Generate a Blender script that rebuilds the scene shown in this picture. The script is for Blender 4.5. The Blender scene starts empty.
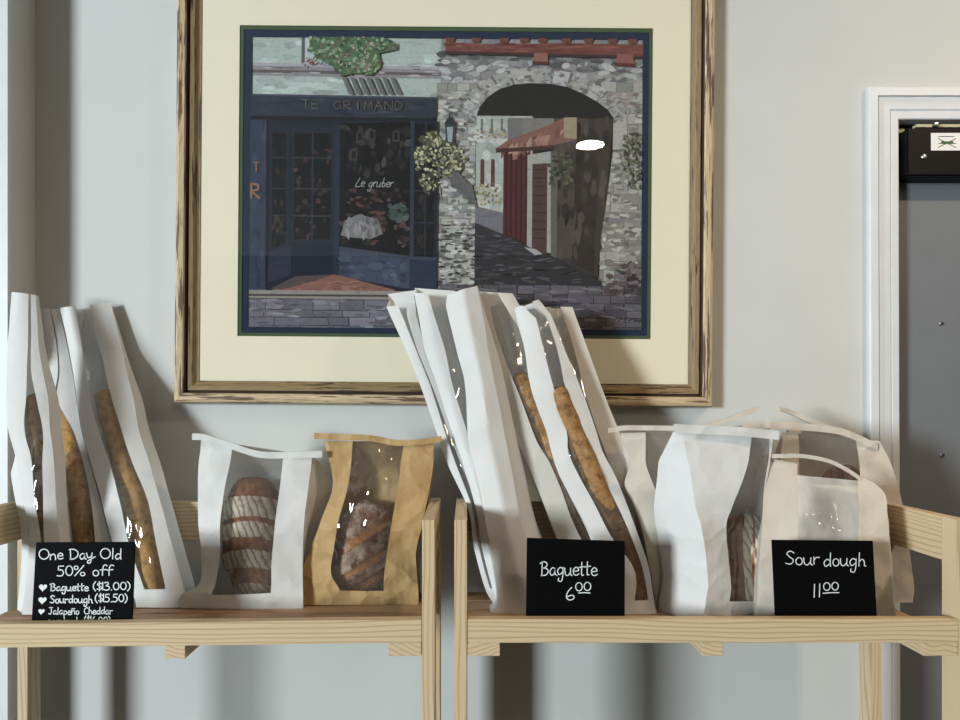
import bpy, bmesh, math, random
from mathutils import Vector, noise
SC = bpy.context.scene
COL = SC.collection
HC = 1.48                      # camera height
F = 720.0                      # focal length in pixels (960 wide)
CX, CY = 465.0, 410.0          # principal point of the photograph
WALL = 1.36                    # distance of the back wall


def P(px, py, Y):
    return Vector(((px - CX) * Y / F, Y, HC - (py - CY) * Y / F))


def lin(c):
    o = []
    for v in c:
        v = v / 255.0
        o.append(v / 12.92 if v <= .04045 else ((v + .055) / 1.055) ** 2.4)
    return (o[0], o[1], o[2], 1.0)


# ------------------------------------------------------------------ scene objects
def tag(o, label=None, cat=None, group=None, kind=None):
    if label: o['label'] = label
    if cat: o['category'] = cat
    if group: o['group'] = group
    if kind: o['kind'] = kind
    return o


def empty(name, loc):
    o = bpy.data.objects.new(name, None)
    o.empty_display_size = .05
    COL.objects.link(o)
    o.location = loc
    return o


def wloc(o):
    v = Vector(o.location)
    p = o.parent
    while p is not None:
        v = v + Vector(p.location)
        p = p.parent
    return v


def obj(name, verts, faces, mats, parent=None, smooth=True, midx=None, loc=None, bevel=0, weld=False):
    """one mesh object; verts in world space (roots are unrotated while building)"""
    if loc is None and parent is None:
        loc = Vector((0, 0, 0))
    base = wloc(parent) if parent is not None else Vector(loc)
    me = bpy.data.meshes.new(name)
    me.from_pydata([Vector(v) - base for v in verts], [], faces)
    if not isinstance(mats, (list, tuple)): mats = [mats]
    for m in mats: me.materials.append(m)
    bm = bmesh.new(); bm.from_mesh(me)
    bm.faces.ensure_lookup_table()
    if midx:
        for f, i in zip(bm.faces, midx): f.material_index = i
    if weld: bmesh.ops.remove_doubles(bm, verts=bm.verts, dist=2e-5)
    if bevel:
        bmesh.ops.bevel(bm, geom=list(bm.edges), offset=bevel, segments=2, affect='EDGES', clamp_overlap=True)
    bmesh.ops.recalc_face_normals(bm, faces=bm.faces)
    for f in bm.faces: f.smooth = smooth
    for e in bm.edges:
        if len(e.link_faces) == 2 and e.calc_face_angle(0) > .62: e.smooth = False
    bm.to_mesh(me); bm.free()
    o = bpy.data.objects.new(name, me)
    COL.objects.link(o)
    if parent is not None: o.parent = parent
    else: o.location = base
    return o


def boxgeo(a, b):
    (x0, y0, z0), (x1, y1, z1) = a, b
    v = [(x0, y0, z0), (x1, y0, z0), (x1, y1, z0), (x0, y1, z0), (x0, y0, z1), (x1, y0, z1), (x1, y1, z1), (x0, y1, z1)]
    f = [(0, 3, 2, 1), (4, 5, 6, 7), (0, 1, 5, 4), (1, 2, 6, 5), (2, 3, 7, 6), (3, 0, 4, 7)]
    return v, f


def box(name, a, b, mat, parent=None, bevel=0.0, shear=None, loc=None):
    v, f = boxgeo(a, b)
    if shear: v = [(x, y, z + shear(x)) for x, y, z in v]
    return obj(name, v, f, mat, parent, smooth=False, bevel=bevel, loc=loc)


def boxes(name, lst, mat, parent=None, loc=None):
    V, Fc = [], []
    for a, b in lst:
        v, f = boxgeo(a, b); n = len(V)
        V += v; Fc += [tuple(i + n for i in q) for q in f]
    return obj(name, V, Fc, mat, parent, smooth=False, loc=loc)


# ------------------------------------------------------------------ materials
def newmat(name):
    m = bpy.data.materials.new(name); m.use_nodes = True
    nt = m.node_tree; nt.nodes.clear()
    out = nt.nodes.new('ShaderNodeOutputMaterial')
    return m, nt, out


class NB:
    def __init__(s, nt): s.nt = nt

    def n(s, t, **kw):
        nd = s.nt.nodes.new(t)
        for k, v in kw.items():
            if k in nd.inputs:
                try: nd.inputs[k].default_value = v
                except Exception: pass
            else: setattr(nd, k, v)
        return nd

    def l(s, a, b): s.nt.links.new(a, b)

    def math(s, op, a, b=None):
        nd = s.nt.nodes.new('ShaderNodeMath'); nd.operation = op
        for i, v in enumerate((a, b)):
            if v is None: continue
            if isinstance(v, (int, float)): nd.inputs[i].default_value = v
            else: s.l(v, nd.inputs[i])
        return nd.outputs[0]

    def ramp(s, fac, stops):
        nd = s.nt.nodes.new('ShaderNodeValToRGB')
        els = nd.color_ramp.elements
        while len(els) < len(stops): els.new(.5)
        for e, (p, c) in zip(els, stops): e.position = p; e.color = c
        s.l(fac, nd.inputs[0])
        return nd.outputs[0]

    def noise(s, vec, scale, detail=3, rough=.5):
        nd = s.n('ShaderNodeTexNoise', Scale=scale, Detail=detail, Roughness=rough)
        if vec is not None: s.l(vec, nd.inputs['Vector'])
        return nd.outputs['Fac']

    def mapping(s, vec, scale=(1, 1, 1), loc=(0, 0, 0), rot=(0, 0, 0)):
        nd = s.n('ShaderNodeMapping')
        nd.inputs['Scale'].default_value = scale
        nd.inputs['Location'].default_value = loc
        nd.inputs['Rotation'].default_value = rot
        s.l(vec, nd.inputs['Vector'])
        return nd.outputs[0]

    def mix(s, fac, a, b, blend='MIX'):
        nd = s.nt.nodes.new('ShaderNodeMix'); nd.data_type = 'RGBA'; nd.blend_type = blend
        for i, v in ((0, fac), (6, a), (7, b)):
            if isinstance(v, (int, float)): nd.inputs[i].default_value = v
            elif isinstance(v, tuple): nd.inputs[i].default_value = v
            else: s.l(v, nd.inputs[i])
        return nd.outputs[2]

    def bump(s, h, strength=.3, dist=.002):
        nd = s.n('ShaderNodeBump', Strength=strength, Distance=dist)
        s.l(h, nd.inputs['Height'])
        return nd.outputs[0]


def plain(name, rgb, rough=.6, metal=0.0, var=.06, scale=30, bumps=0.0, spec=.4):
    m, nt, out = newmat(name); b = NB(nt)
    tc = b.n('ShaderNodeTexCoord').outputs['Object']
    nz = b.noise(tc, scale)
    c = lin(rgb)
    lo = tuple(max(0, v * (1 - var)) for v in c[:3]) + (1,); hi = tuple(min(1, v * (1 + var)) for v in c[:3]) + (1,)
    col = b.ramp(nz, [(.3, lo), (.7, hi)])
    p = b.n('ShaderNodeBsdfPrincipled', Roughness=rough, Metallic=metal)
    p.inputs['Specular IOR Level'].default_value = spec
    b.l(col, p.inputs['Base Color'])
    if bumps: b.l(b.bump(b.noise(tc, scale * 8), bumps, .001), p.inputs['Normal'])
    b.l(p.outputs[0], out.inputs[0])
    return m


def wood(name, axis, light=(214, 191, 156), dark=(176, 148, 112)):
    m, nt, out = newmat(name); b = NB(nt)
    tc = b.n('ShaderNodeTexCoord').outputs['Object']
    rnd = b.n('ShaderNodeObjectInfo').outputs['Random']
    sep = b.n('ShaderNodeSeparateXYZ'); b.l(tc, sep.inputs[0])
    ax = 'XYZ'.index(axis)
    others = [i for i in range(3) if i != ax]
    sc = [1, 1, 1]; sc[ax] = .16
    sv = b.mapping(tc, tuple(sc))
    comb = b.n('ShaderNodeCombineXYZ')
    b.l(b.math('MULTIPLY', rnd, 7.0), comb.inputs[0]); b.l(b.math('MULTIPLY', rnd, 13.0), comb.inputs[1])
    addv = b.n('ShaderNodeVectorMath', operation='ADD'); b.l(sv, addv.inputs[0]); b.l(comb.outputs[0], addv.inputs[1])
    nz = b.noise(addv.outputs[0], 16, 2)
    u = b.math('ADD', sep.outputs[others[0]], b.math('ADD', b.math('MULTIPLY', rnd, .02), .03))
    w = b.math('ADD', sep.outputs[others[1]], b.math('ADD', b.math('MULTIPLY', rnd, .03), .012))
    r = b.math('SQRT', b.math('ADD', b.math('MULTIPLY', u, u), b.math('MULTIPLY', w, w)))
    r = b.math('ADD', r, b.math('MULTIPLY', nz, .03))
    s = b.math('SINE', b.math('MULTIPLY', r, 900.0))
    s = b.math('ADD', b.math('MULTIPLY', s, .5), .5)
    sc2 = [500, 500, 500]; sc2[ax] = 6
    fine = b.noise(b.mapping(tc, tuple(sc2)), 1.0, 2)
    L, D = lin(light), lin(dark)
    mid = tuple((L[i] * .6 + D[i] * .4) for i in range(3)) + (1,)
    col = b.ramp(s, [(0.0, L), (.55, L), (.85, mid), (1.0, D)])
    col = b.mix(b.math('MULTIPLY', fine, .35), col, mid)
    big = b.noise(b.mapping(tc, (5, 5, 5)), 1.0, 2)
    col = b.mix(b.math('MULTIPLY', big, .3), col, lin((200, 172, 132)))
    p = b.n('ShaderNodeBsdfPrincipled', Roughness=.55)
    p.inputs['Specular IOR Level'].default_value = .3
    b.l(col, p.inputs['Base Color']); b.l(b.bump(s, .08, .001), p.inputs['Normal'])
    b.l(p.outputs[0], out.inputs[0])
    return m


def paper(name, rgb, trans=.22, rough=.6, crease=.5):
    m, nt, out = newmat(name); b = NB(nt)
    tc = b.n('ShaderNodeTexCoord').outputs['Object']
    c = lin(rgb)
    nz = b.noise(tc, 14, 3)
    lo = tuple(v * .95 for v in c[:3]) + (1,)
    col = b.ramp(nz, [(.3, lo), (.7, c)])
    p = b.n('ShaderNodeBsdfPrincipled', Roughness=rough)
    p.inputs['Specular IOR Level'].default_value = .25
    b.l(col, p.inputs['Base Color'])
    wv = b.n('ShaderNodeTexNoise', Scale=9.0, Detail=1.0); b.l(tc, wv.inputs['Vector'])
    off = b.n('ShaderNodeVectorMath', operation='SCALE'); off.inputs['Scale'].default_value = .09; b.l(wv.outputs['Color'], off.inputs[0])
    add = b.n('ShaderNodeVectorMath', operation='ADD'); b.l(tc, add.inputs[0]); b.l(off.outputs[0], add.inputs[1])
    vo = b.n('ShaderNodeTexVoronoi', Scale=20.0); b.l(add.outputs[0], vo.inputs['Vector'])
    h = b.math('ADD', b.math('MULTIPLY', vo.outputs['Distance'], 1.0), b.math('MULTIPLY', b.noise(tc, 30, 2), .7))
    h = b.math('ADD', h, b.math('MULTIPLY', b.noise(tc, 420, 2), .03))
    bp = b.bump(h, crease, .012); b.l(bp, p.inputs['Normal'])
    t = b.n('ShaderNodeBsdfTranslucent'); b.l(col, t.inputs['Color'])
    mx = b.n('ShaderNodeMixShader'); mx.inputs[0].default_value = trans
    b.l(p.outputs[0], mx.inputs[1]); b.l(t.outputs[0], mx.inputs[2])
    b.l(mx.outputs[0], out.inputs[0])
    return m


def film(name, base=.035, gain=.8, bump=.5, rough=.06, scale=22, whiten=0.0):
    m, nt, out = newmat(name); b = NB(nt)
    tc = b.n('ShaderNodeTexCoord').outputs['Object']
    g = b.n('ShaderNodeBsdfGlossy', Roughness=rough)
    g.inputs['Color'].default_value = (1, 1, 1, 1)
    if bump:
        mp = b.mapping(tc, (1.2, 1.2, .35), rot=(.2, .6, .3))
        n1 = b.noise(mp, scale, 2)
        rid = b.math('ABSOLUTE', b.math('SUBTRACT', n1, .5))
        nd = b.bump(rid, bump, .02); b.l(nd, g.inputs['Normal'])
    t = b.n('ShaderNodeBsdfTransparent'); t.inputs['Color'].default_value = (.97, .97, .965, 1)
    lw = b.n('ShaderNodeFresnel', IOR=1.45)
    fac = b.math('ADD', b.math('MULTIPLY', lw.outputs[0], gain), base)
    mx = b.n('ShaderNodeMixShader')
    b.l(fac, mx.inputs[0]); b.l(t.outputs[0], mx.inputs[1]); b.l(g.outputs[0], mx.inputs[2])
    last = mx.outputs[0]
    if whiten:  # diffuse white mixed into the film; strong values paint in a lit interior
        df = b.n('ShaderNodeBsdfDiffuse'); df.inputs['Color'].default_value = (.86, .84, .8, 1)
        tl = b.n('ShaderNodeBsdfTranslucent'); tl.inputs['Color'].default_value = (.86, .84, .8, 1)
        dt = b.n('ShaderNodeMixShader'); dt.inputs[0].default_value = .15
        b.l(df.outputs[0], dt.inputs[1]); b.l(tl.outputs[0], dt.inputs[2])
        hz = b.n('ShaderNodeMixShader')
        hn = b.ramp(b.noise(b.mapping(tc, (1, 1, .5)), 16, 3), [(.3, (whiten * .5,) * 3 + (1,)), (.7, (min(1, whiten * 1.5),) * 3 + (1,))])
        b.l(hn, hz.inputs[0]); b.l(last, hz.inputs[1]); b.l(dt.outputs[0], hz.inputs[2]); last = hz.outputs[0]
    b.l(last, out.inputs[0])
    return m


def crust(name, base=(150, 98, 48), dark=(92, 52, 24), flour=.25, scale=1.0, fl=(208, 190, 165)):
    m, nt, out = newmat(name); b = NB(nt)
    tc = b.n('ShaderNodeTexCoord').outputs['Object']
    n1 = b.noise(tc, 75 * scale, 6, .65)
    col = b.ramp(n1, [(.33, lin(dark)), (.5, lin(base)), (.72, tuple(min(1, v * 1.35) for v in lin(base)[:3]) + (1,))])
    n2 = b.noise(b.mapping(tc, (1, 1, 1), (3, 7, 1)), 60 * scale, 6, .7)
    f2 = b.ramp(n2, [(.62 - flour * .35, (0, 0, 0, 1)), (.74 - flour * .2, (1, 1, 1, 1))])
    col = b.mix(b.math('MULTIPLY', f2, .3 + flour * .8), col, lin(fl))
    p = b.n('ShaderNodeBsdfPrincipled', Roughness=.7)
    p.inputs['Specular IOR Level'].default_value = .25
    b.l(col, p.inputs['Base Color'])
    b.l(b.bump(b.math('ADD', n1, n2), .6, .003), p.inputs['Normal'])
    b.l(p.outputs[0], out.inputs[0])
    return m


def banded_crust(name):
    """flour ridges and bare grooves of a proofing basket, driven by the 'band' attribute"""
    m, nt, out = newmat(name); b = NB(nt)
    tc = b.n('ShaderNodeTexCoord').outputs['Object']
    at = b.n('ShaderNodeAttribute', attribute_name='band')
    wv = b.n('ShaderNodeTexWave', Scale=34.0, Distortion=5.0, Detail=3.0)
    wv.bands_direction = 'X'; wv.inputs['Detail Scale'].default_value = 1.4
    b.l(b.mapping(tc, (1, 1, .6), rot=(0, .6, 0)), wv.inputs['Vector'])
    fl = b.ramp(wv.outputs['Fac'], [(.0, lin((140, 116, 96))), (.2, lin((206, 190, 168))), (1, lin((222, 210, 194)))])
    n1 = b.noise(tc, 70, 5, .65)
    fl = b.mix(b.ramp(n1, [(.52, (0, 0, 0, 1)), (.68, (.8, .8, .8, 1))]), fl, lin((140, 108, 82)))
    cr = b.ramp(n1, [(.3, lin((104, 62, 36))), (.55, lin((150, 98, 62))), (.75, lin((188, 140, 102)))])
    f = b.math('ADD', at.outputs['Fac'], b.math('MULTIPLY', b.math('SUBTRACT', n1, .5), .5))
    f = b.ramp(f, [(.42, (0, 0, 0, 1)), (.58, (1, 1, 1, 1))])
    col = b.mix(f, cr, fl)
    p = b.n('ShaderNodeBsdfPrincipled', Roughness=.8)
    p.inputs['Specular IOR Level'].default_value = .2
    b.l(col, p.inputs['Base Color'])
    b.l(b.bump(b.math('ADD', n1, wv.outputs['Fac']), .4, .002), p.inputs['Normal'])
    b.l(p.outputs[0], out.inputs[0])
    return m


def worn(name, base, streak, amt):
    """distressed frame moulding: UV u runs along the moulding, v across"""
    m, nt, out = newmat(name); b = NB(nt)
    uv = b.n('ShaderNodeUVMap').outputs[0]
    a = b.noise(b.mapping(uv, (9, 160, 1)), 1.0, 4, .6)
    c = b.noise(b.mapping(uv, (26, 420, 1), (4, 9, 0)), 1.0, 3, .6)
    big = b.noise(b.mapping(uv, (5, 30, 1), (1, 3, 0)), 1.0, 2)
    col = b.ramp(c, [(.3, tuple(v * .72 for v in lin(base)[:3]) + (1,)), (.65, tuple(min(1, v * 1.2) for v in lin(base)[:3]) + (1,))])
    f = b.math('MULTIPLY', a, b.math('ADD', big, .5))
    f = b.ramp(f, [(.60 - amt, (0, 0, 0, 1)), (.64 - amt, (1, 1, 1, 1))])
    col = b.mix(f, col, lin(streak))
    p = b.n('ShaderNodeBsdfPrincipled', Roughness=.6)
    p.inputs['Specular IOR Level'].default_value = .35
    b.l(col, p.inputs['Base Color'])
    b.l(p.outputs[0], out.inputs[0])
    return m


def paint_mat():
    m, nt, out = newmat('printed_art'); b = NB(nt)
    tc = b.n('ShaderNodeTexCoord').outputs['Object']
    at = b.n('ShaderNodeAttribute', attribute_name='paint')
    n1 = b.noise(b.mapping(tc, (1, 1, 1.6)), 130, 4, .7)
    k = b.ramp(n1, [(.25, (.55, .55, .57, 1)), (.5, (1, 1, 1, 1)), (.8, (1.0, 1.0, 1.0, 1))])
    col = b.mix(.8, at.outputs['Color'], k, 'MULTIPLY')
    p = b.n('ShaderNodeBsdfPrincipled', Roughness=.7)
    p.inputs['Specular IOR Level'].default_value = .15
    b.l(col, p.inputs['Base Color']); b.l(p.outputs[0], out.inputs[0])
    return m


def emit(name, rgb, strength):
    m, nt, out = newmat(name); b = NB(nt)
    e = b.n('ShaderNodeEmission', Strength=strength); e.inputs['Color'].default_value = rgb
    b.l(e.outputs[0], out.inputs[0])
    return m


M = {}
M['wall'] = plain('wall_paint', (204, 204, 200), .75, var=.02, scale=6, bumps=.05, spec=.25)
M['trim'] = plain('white_trim_paint', (216, 218, 220), .4, var=.02)
M['door'] = plain('grey_door_paint', (116, 119, 123), .42, var=.03, scale=10, spec=.4)
M['floor'] = plain('floor_finish', (58, 52, 46), .5, var=.1, scale=5)
M['ceil'] = plain('ceiling_paint', (225, 222, 215), .8, var=.02)
M['black'] = plain('black_housing', (10, 10, 12), .5, var=.1, spec=.15)
M['slate'] = plain('black_sign_board', (6, 6, 8), .7, var=.1, spec=.08)
M['chalk'] = plain('white_marker', (232, 236, 236), .7, var=.04, scale=200)
M['label'] = plain('white_label', (232, 232, 230), .5, var=.02)
M['ink'] = plain('dark_ink', (40, 42, 40), .6)
M['greenink'] = plain('green_ink', (60, 92, 50), .6)
M['steel'] = plain('steel', (200, 200, 202), .28, metal=1.0)
M['brass'] = plain('cream_bracket', (190, 182, 150), .5)
M['greymetal'] = plain('grey_metal', (95, 98, 100), .4, metal=.3)
for a in 'XYZ': M['wood' + a] = wood('pine_' + a.lower(), a)
M['slat'] = wood('pine_slat', 'X', (176, 140, 112), (132, 98, 74))
M['paper'] = paper('white_bag_paper', (232, 230, 227), .16, crease=.32)
M['tallpaper'] = paper('white_baguette_bag_paper', (232, 230, 227), .16, crease=.16)
M['cream'] = paper('cream_bag_paper', (230, 220, 206), .22, crease=.4)
M['tallcream'] = paper('cream_baguette_bag_paper', (230, 222, 211), .18, crease=.16)
M['kraft'] = paper('kraft_bag_paper', (196, 162, 112), .12, crease=.8)
M['film'] = film('bag_window_film', .03, .7, .25, whiten=.05)
M['filmhi'] = film('crinkled_window_film', .04, .8, .6, .045, 28, .04)
M['filmlit'] = film('painted_light_window_film', .05, .8, .5, .06, 22, .62)  # white mixed in as painted brightness, for the lit paper behind clear film
M['glass'] = film('picture_glass', .0, 1.0, 0, .012)
M['crust'] = crust('baguette_crust', (152, 114, 72), (98, 64, 38), .2)
M['crustgold'] = crust('golden_crust', (176, 134, 76), (122, 86, 44), .06)
M['crustdark'] = crust('dark_floured_crust', (122, 80, 54), (74, 46, 32), .5, .8, (214, 196, 176))
M['score'] = crust('scored_crust', (172, 120, 74), (124, 78, 46), .05, 1.5)
M['banded'] = banded_crust('basket_crust')
M['crumb'] = crust('bread_slices', (196, 168, 126), (150, 112, 72), .2, 1.2)
M['mat'] = plain('cream_mat_board', (238, 228, 203), .8, var=.012, scale=4, spec=.1)
M['matgreen'] = plain('green_mat_liner', (76, 92, 66), .8, var=.03, spec=.1)
M['matnavy'] = plain('navy_mat_liner', (42, 52, 70), .8, var=.04, spec=.1)
M['matcut'] = plain('mat_bevel', (150, 165, 170), .8, var=.02, spec=.1)
M['frameout'] = worn('worn_frame_outer', (196, 172, 138), (104, 82, 68), .07)
M['framein'] = worn('worn_frame_inner', (138, 116, 82), (70, 52, 40), .02)
M['groove'] = plain('frame_groove', (66, 48, 38), .7, var=.2)
M['paint'] = paint_mat()

# ------------------------------------------------------------------ the room
DOORX0, DOORX1, DOORZ = .80, 1.66, HC + .555
JX = -.812
boxes('wall_back', [((-1.7, WALL, 0), (DOORX0, WALL + .12, 2.7)), ((DOORX0, WALL, DOORZ + .004), (DOORX1, WALL + .12, 2.7)),
                    ((DOORX1, WALL, 0), (2.6, WALL + .12, 2.7))], M['wall'])['kind'] = 'structure'
box('wall_left', (-1.7, 1.286, 0), (JX, WALL, 2.7), M['wall'])['kind'] = 'structure'
box('trim_1', (-1.02, 1.278, 0), (JX, 1.286, 2.7), M['trim'])['kind'] = 'structure'
box('floor', (-4.4, -3.2, -.05), (2.6, WALL + .12, 0), M['floor'])['kind'] = 'structure'
box('ceiling', (-3.0, -3.0, 2.7), (2.6, WALL + .12, 2.78), M['ceil'])['kind'] = 'structure'

# door casing: a stepped profile swept up the side and mitred over the head
prof = [(0, 0), (0, .010), (.002, .012), (.0165, .012), (.018, .007), (.0195, .0105), (.030, .0085), (.041, .0078), (.0435, .005),
        (.045, .007), (.057, .0065), (.0590, .005), (.0590, -.02)]
x_out = .757
z_out = HC + .606
V, Fc = [], []
n = len(prof)
for d, h in prof: V.append((x_out + d + .0060, WALL - h, 0.0))
for d, h in prof: V.append((x_out + d, WALL - h, z_out - d))
for d, h in prof: V.append((1.72 - d, WALL - h, z_out - d))
for d, h in prof: V.append((1.72 - d, WALL - h, 0.0))
for s in range(3):
    for i in range(n - 1):
        a = s * n + i
        Fc.append((a, a + 1, a + n + 1, a + n))
tr = obj('trim_2', V, Fc, M['trim'], smooth=False); tr['kind'] = 'structure'
# jamb lining inside the opening
boxes('trim_3', [((DOORX0 + .0005, WALL + .0005, 0), (DOORX0 + .012, WALL + .1, DOORZ)),
                 ((DOORX0 + .012, WALL + .0005, DOORZ - .006), (DOORX1 - .001, WALL + .1, DOORZ + .003))], M['greymetal'])['kind'] = 'structure'
dr = empty('door_1', (1.23, WALL + .045, 0)); dr['kind'] = 'structure'
box('door_leaf', (DOORX0 + .013, WALL + .025, .005), (DOORX1 - .003, WALL + .065, DOORZ - .016), M['door'], dr, bevel=.001)


def disc(name, c, r, h, mat, parent, seg=20, dome=True):
    """a round head facing the camera (-Y)"""
    V, Fc = [], []
    rings = [(r, 0), (r, h * .5), (r * .75, h * .9), (r * .35, h)]
    for rr, hh in rings:
        for i in range(seg):
            a = 2 * math.pi * i / seg
            V.append((c[0] + rr * math.cos(a), c[1] - hh, c[2] + rr * math.sin(a)))
    for k in range(len(rings) - 1):
        for i in range(seg):
            j = (i + 1) % seg
            Fc.append((k * seg + i, k * seg + j, (k + 1) * seg + j, (k + 1) * seg + i))
    Fc.append(tuple((len(rings) - 1) * seg + i for i in range(seg)))
    return obj(name, V, Fc, mat, parent)


for px, py in ((941, 323.5), (942, 455), (943.5, 588)):
    c = P(px, py, WALL + .025)
    disc('bolt', c, .0042, .003, M['steel'], dr)

# door closer on the door head
dc = empty('door_closer', P(960, 176, 1.345))
tag(dc, 'black metal door closer with white sticker mounted on the grey door', 'door closer')
a = P(907, 176, 1.342); b_ = P(1060, 128, 1.342)
box('housing', (a.x, 1.342, a.z), (b_.x, WALL + .0245, b_.z), M['black'], dc, bevel=.003)
a = P(931, 150.5, 1.3415); b_ = P(975, 133, 1.3415)
lb = box('sticker', (a.x, 1.3412, a.z), (b_.x, 1.3419, b_.z), M['label'], dc)


def ribbon_geo(lines, width, to3d, closed=False):
    """flat ribbons following polylines (2D) -> verts, faces"""
    V, Fc = [], []
    for ln in lines:
        pts = [Vector((p[0], p[1])) for p in ln]
        if len(pts) < 2: continue
        base = len(V)
        m = len(pts)
        for i, p in enumerate(pts):
            d = (pts[min(i + 1, m - 1)] - pts[max(i - 1, 0)])
            if d.length < 1e-9: d = Vector((1, 0))
            d.normalize(); nn = Vector((-d.y, d.x)) * width * .5
            q = p.copy()
            if i == 0: q -= d * width * .35
            if i == m - 1: q += d * width * .35
            V.append(to3d(q + nn)); V.append(to3d(q - nn))
        for i in range(m - 1):
            k = base + 2 * i
            Fc.append((k, k + 1, k + 3, k + 2))
    return V, Fc


to3 = lambda Y: (lambda p: P(p[0], p[1], Y))
v, f = ribbon_geo([[(938.5, 136.5), (954, 136.5)], [(938, 138.5), (956, 147.5)], [(938, 147.5), (956, 138.5)],
                   [(938.5, 143.4), (942, 143.4)], [(952.5, 143.4), (956, 143.4)]], .7, to3(1.3409))
obj('sticker_print', v, f, M['ink'], lb, smooth=False)
v, f = ribbon_geo([[(942, 142.6), (952.5, 142.6)]], 2.6, to3(1.3408))
obj('sticker_symbol', v, f, M['greenink'], lb, smooth=False)
disc('screw', P(924, 157, 1.342), .0052, .003, M['steel'], dc)
box('arm', (P(917, 0, 1.36).x, 1.362, P(0, 127, 1.362).z), (P(1060, 0, 1.36).x, 1.374, P(0, 124.2, 1.362).z), M['brass'], dc)
disc('arm_pivot', P(935, 125.5, 1.352), .0055, .006, M['steel'], dc)
box('bracket', (P(902.5, 0, 1.36).x, 1.372, P(0, 132.5, 1.372).z), (P(908, 0, 1.36).x, 1.384, P(0, 128.5, 1.372).z), M['brass'], dc)

# ------------------------------------------------------------------ ceiling downlights (the picture glass mirrors one of them)
def downlight(x, y, r, power, label):
    root = empty('ceiling_downlight', (x, y, 2.7)); tag(root, label, 'ceiling light', 'recessed ceiling lights')
    seg = 32
    V = [(x + r * math.cos(2 * math.pi * i / seg), y + r * math.sin(2 * math.pi * i / seg), 2.696) for i in range(seg)]
    obj('lens', V, [tuple(range(seg))], emit('lamp_glow', (1.0, .80, .58, 1), power), root)
    V, Fc = [], []
    for rr, z in ((r * 1.0, 2.694), (r * 1.22, 2.693), (r * 1.25, 2.70)):
        V += [(x + rr * math.cos(2 * math.pi * i / seg), y + rr * math.sin(2 * math.pi * i / seg), z) for i in range(seg)]
    for k in range(2):
        for i in range(seg):
            j = (i + 1) % seg
            Fc.append((k * seg + i, k * seg + j, (k + 1) * seg + j, (k + 1) * seg + i))
    obj('ring', V, Fc, M['trim'], root)


LP = 150
lamp_d = (2.696 - HC) / .365
downlight((589 - CX) / F * lamp_d, WALL - (lamp_d - WALL) + .0, 14 / F * lamp_d, LP, 'round ceiling downlight mirrored in the picture glass')
downlight(1.45, .42, .075, 330, 'round ceiling downlight above the grey door side')
downlight(2.2, -1.3, .07, 50, 'round ceiling downlight farthest from the racks')

# ------------------------------------------------------------------ the two pine racks
YF, YB = 1.01, 1.268
TOPZ = HC - 110 * YF / F
LIPT = HC - 209.6 * YF / F
LIPB = HC - 233 * YF / F
SHELF = HC - .32
BD = LIPB - .0185
LSLOPE = .0115


def shelf_z(X):
    return SHELF + (LSLOPE * (X + .05) if X < -.03 else 0)


def rack(label, xl, xr, battens, shear):
    root = empty('display_rack', ((xl + xr) / 2, (YF + YB) / 2, 0))
    tag(root, label, 'display rack', 'pine display racks')
    T = .0182
    for x in (xl, xr - T):
        box('post', (x, YF, 0), (x + T, YF + .038, TOPZ), M['woodZ'], root, bevel=.0008)
        box('post', (x, YB - .038, 0), (x + T, YB, TOPZ), M['woodZ'], root, bevel=.0008)
        box('side_rail', (x + .0002, YF + .0382, TOPZ - .0635), (x + T - .0002, YB - .0382, TOPZ - .0002), M['woodY'], root, bevel=.0008)
    bz = HC - 92 * 1.246 / F
    box('back_rail', (xl + T, YB - .022, bz - .068), (xr - T, YB - .004, bz), M['woodX'], root, bevel=.0008)
    box('front_lip', (xl + T + .0002, YF + .0005, LIPB), (xr - T - .0002, YF + .0185, LIPT), M['woodX'], root, bevel=.0008, shear=shear)
    w = (YB - (YF + .020) - 3 * .004) / 4
    for k in range(4):
        y = YF + .020 + k * (w + .004)
        xa = xl + (T + .001)
        box('slat', (xa, y, LIPB + .0002), (xr - (T + .001), y + w, SHELF), M['slat'], root, bevel=.0006, shear=shear)
    for a, b_ in battens:
        x0, x1 = (a - CX) * YF / F, (b_ - CX) * YF / F
        box('batten', (x0, YF + .001, BD), (x1, YB - .04, LIPB), M['woodY'], root, bevel=.0006, shear=shear)
    return root


sh = lambda x: LSLOPE * (x + .05)
rack('pine display rack holding the One Day Old sign', -.765, (435 - CX) * YF / F, [(165, 185), (388.5, 421.5)], sh)
rack('pine display rack holding the Baguette and Sourdough signs', (454.3 - CX) * YF / F, (972.5 - CX) * YF / F,
     [(467, 500), (702.5, 723.5), (924, 958.5)], None)

# ------------------------------------------------------------------ paper bread bags
def cr(a, b, c, d, t):
    return tuple(.5 * ((2 * q) + (-p + r) * t + (2 * p - 5 * q + 4 * r - s) * t * t + (-p + 3 * q - 3 * r + s) * t ** 3)
                 for p, q, r, s in zip(a, b, c, d))


def sample(rows, per, lin_end=False):
    out = []
    for i in range(len(rows) - 1):
        if lin_end and i == len(rows) - 2:
            for k in range(per): out.append((i + k / per, tuple(lerp(a, b, k / per) for a, b in zip(rows[i], rows[i + 1]))))
            continue
        a, b, c, d = rows[max(i - 1, 0)], rows[i], rows[i + 1], rows[min(i + 2, len(rows) - 1)]
        for k in range(per): out.append((i + k / per, cr(a, b, c, d, k / per)))
    out.append((len(rows) - 1, rows[-1]))
    return out


def lerp(a, b, t): return a + (b - a) * t


def ycurve(pts, s):
    for (s0, y0), (s1, y1) in zip(pts, pts[1:]):
        if s <= s1: return lerp(y0, y1, (s - s0) / max(1e-6, s1 - s0))
    return pts[-1][1]


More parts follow.
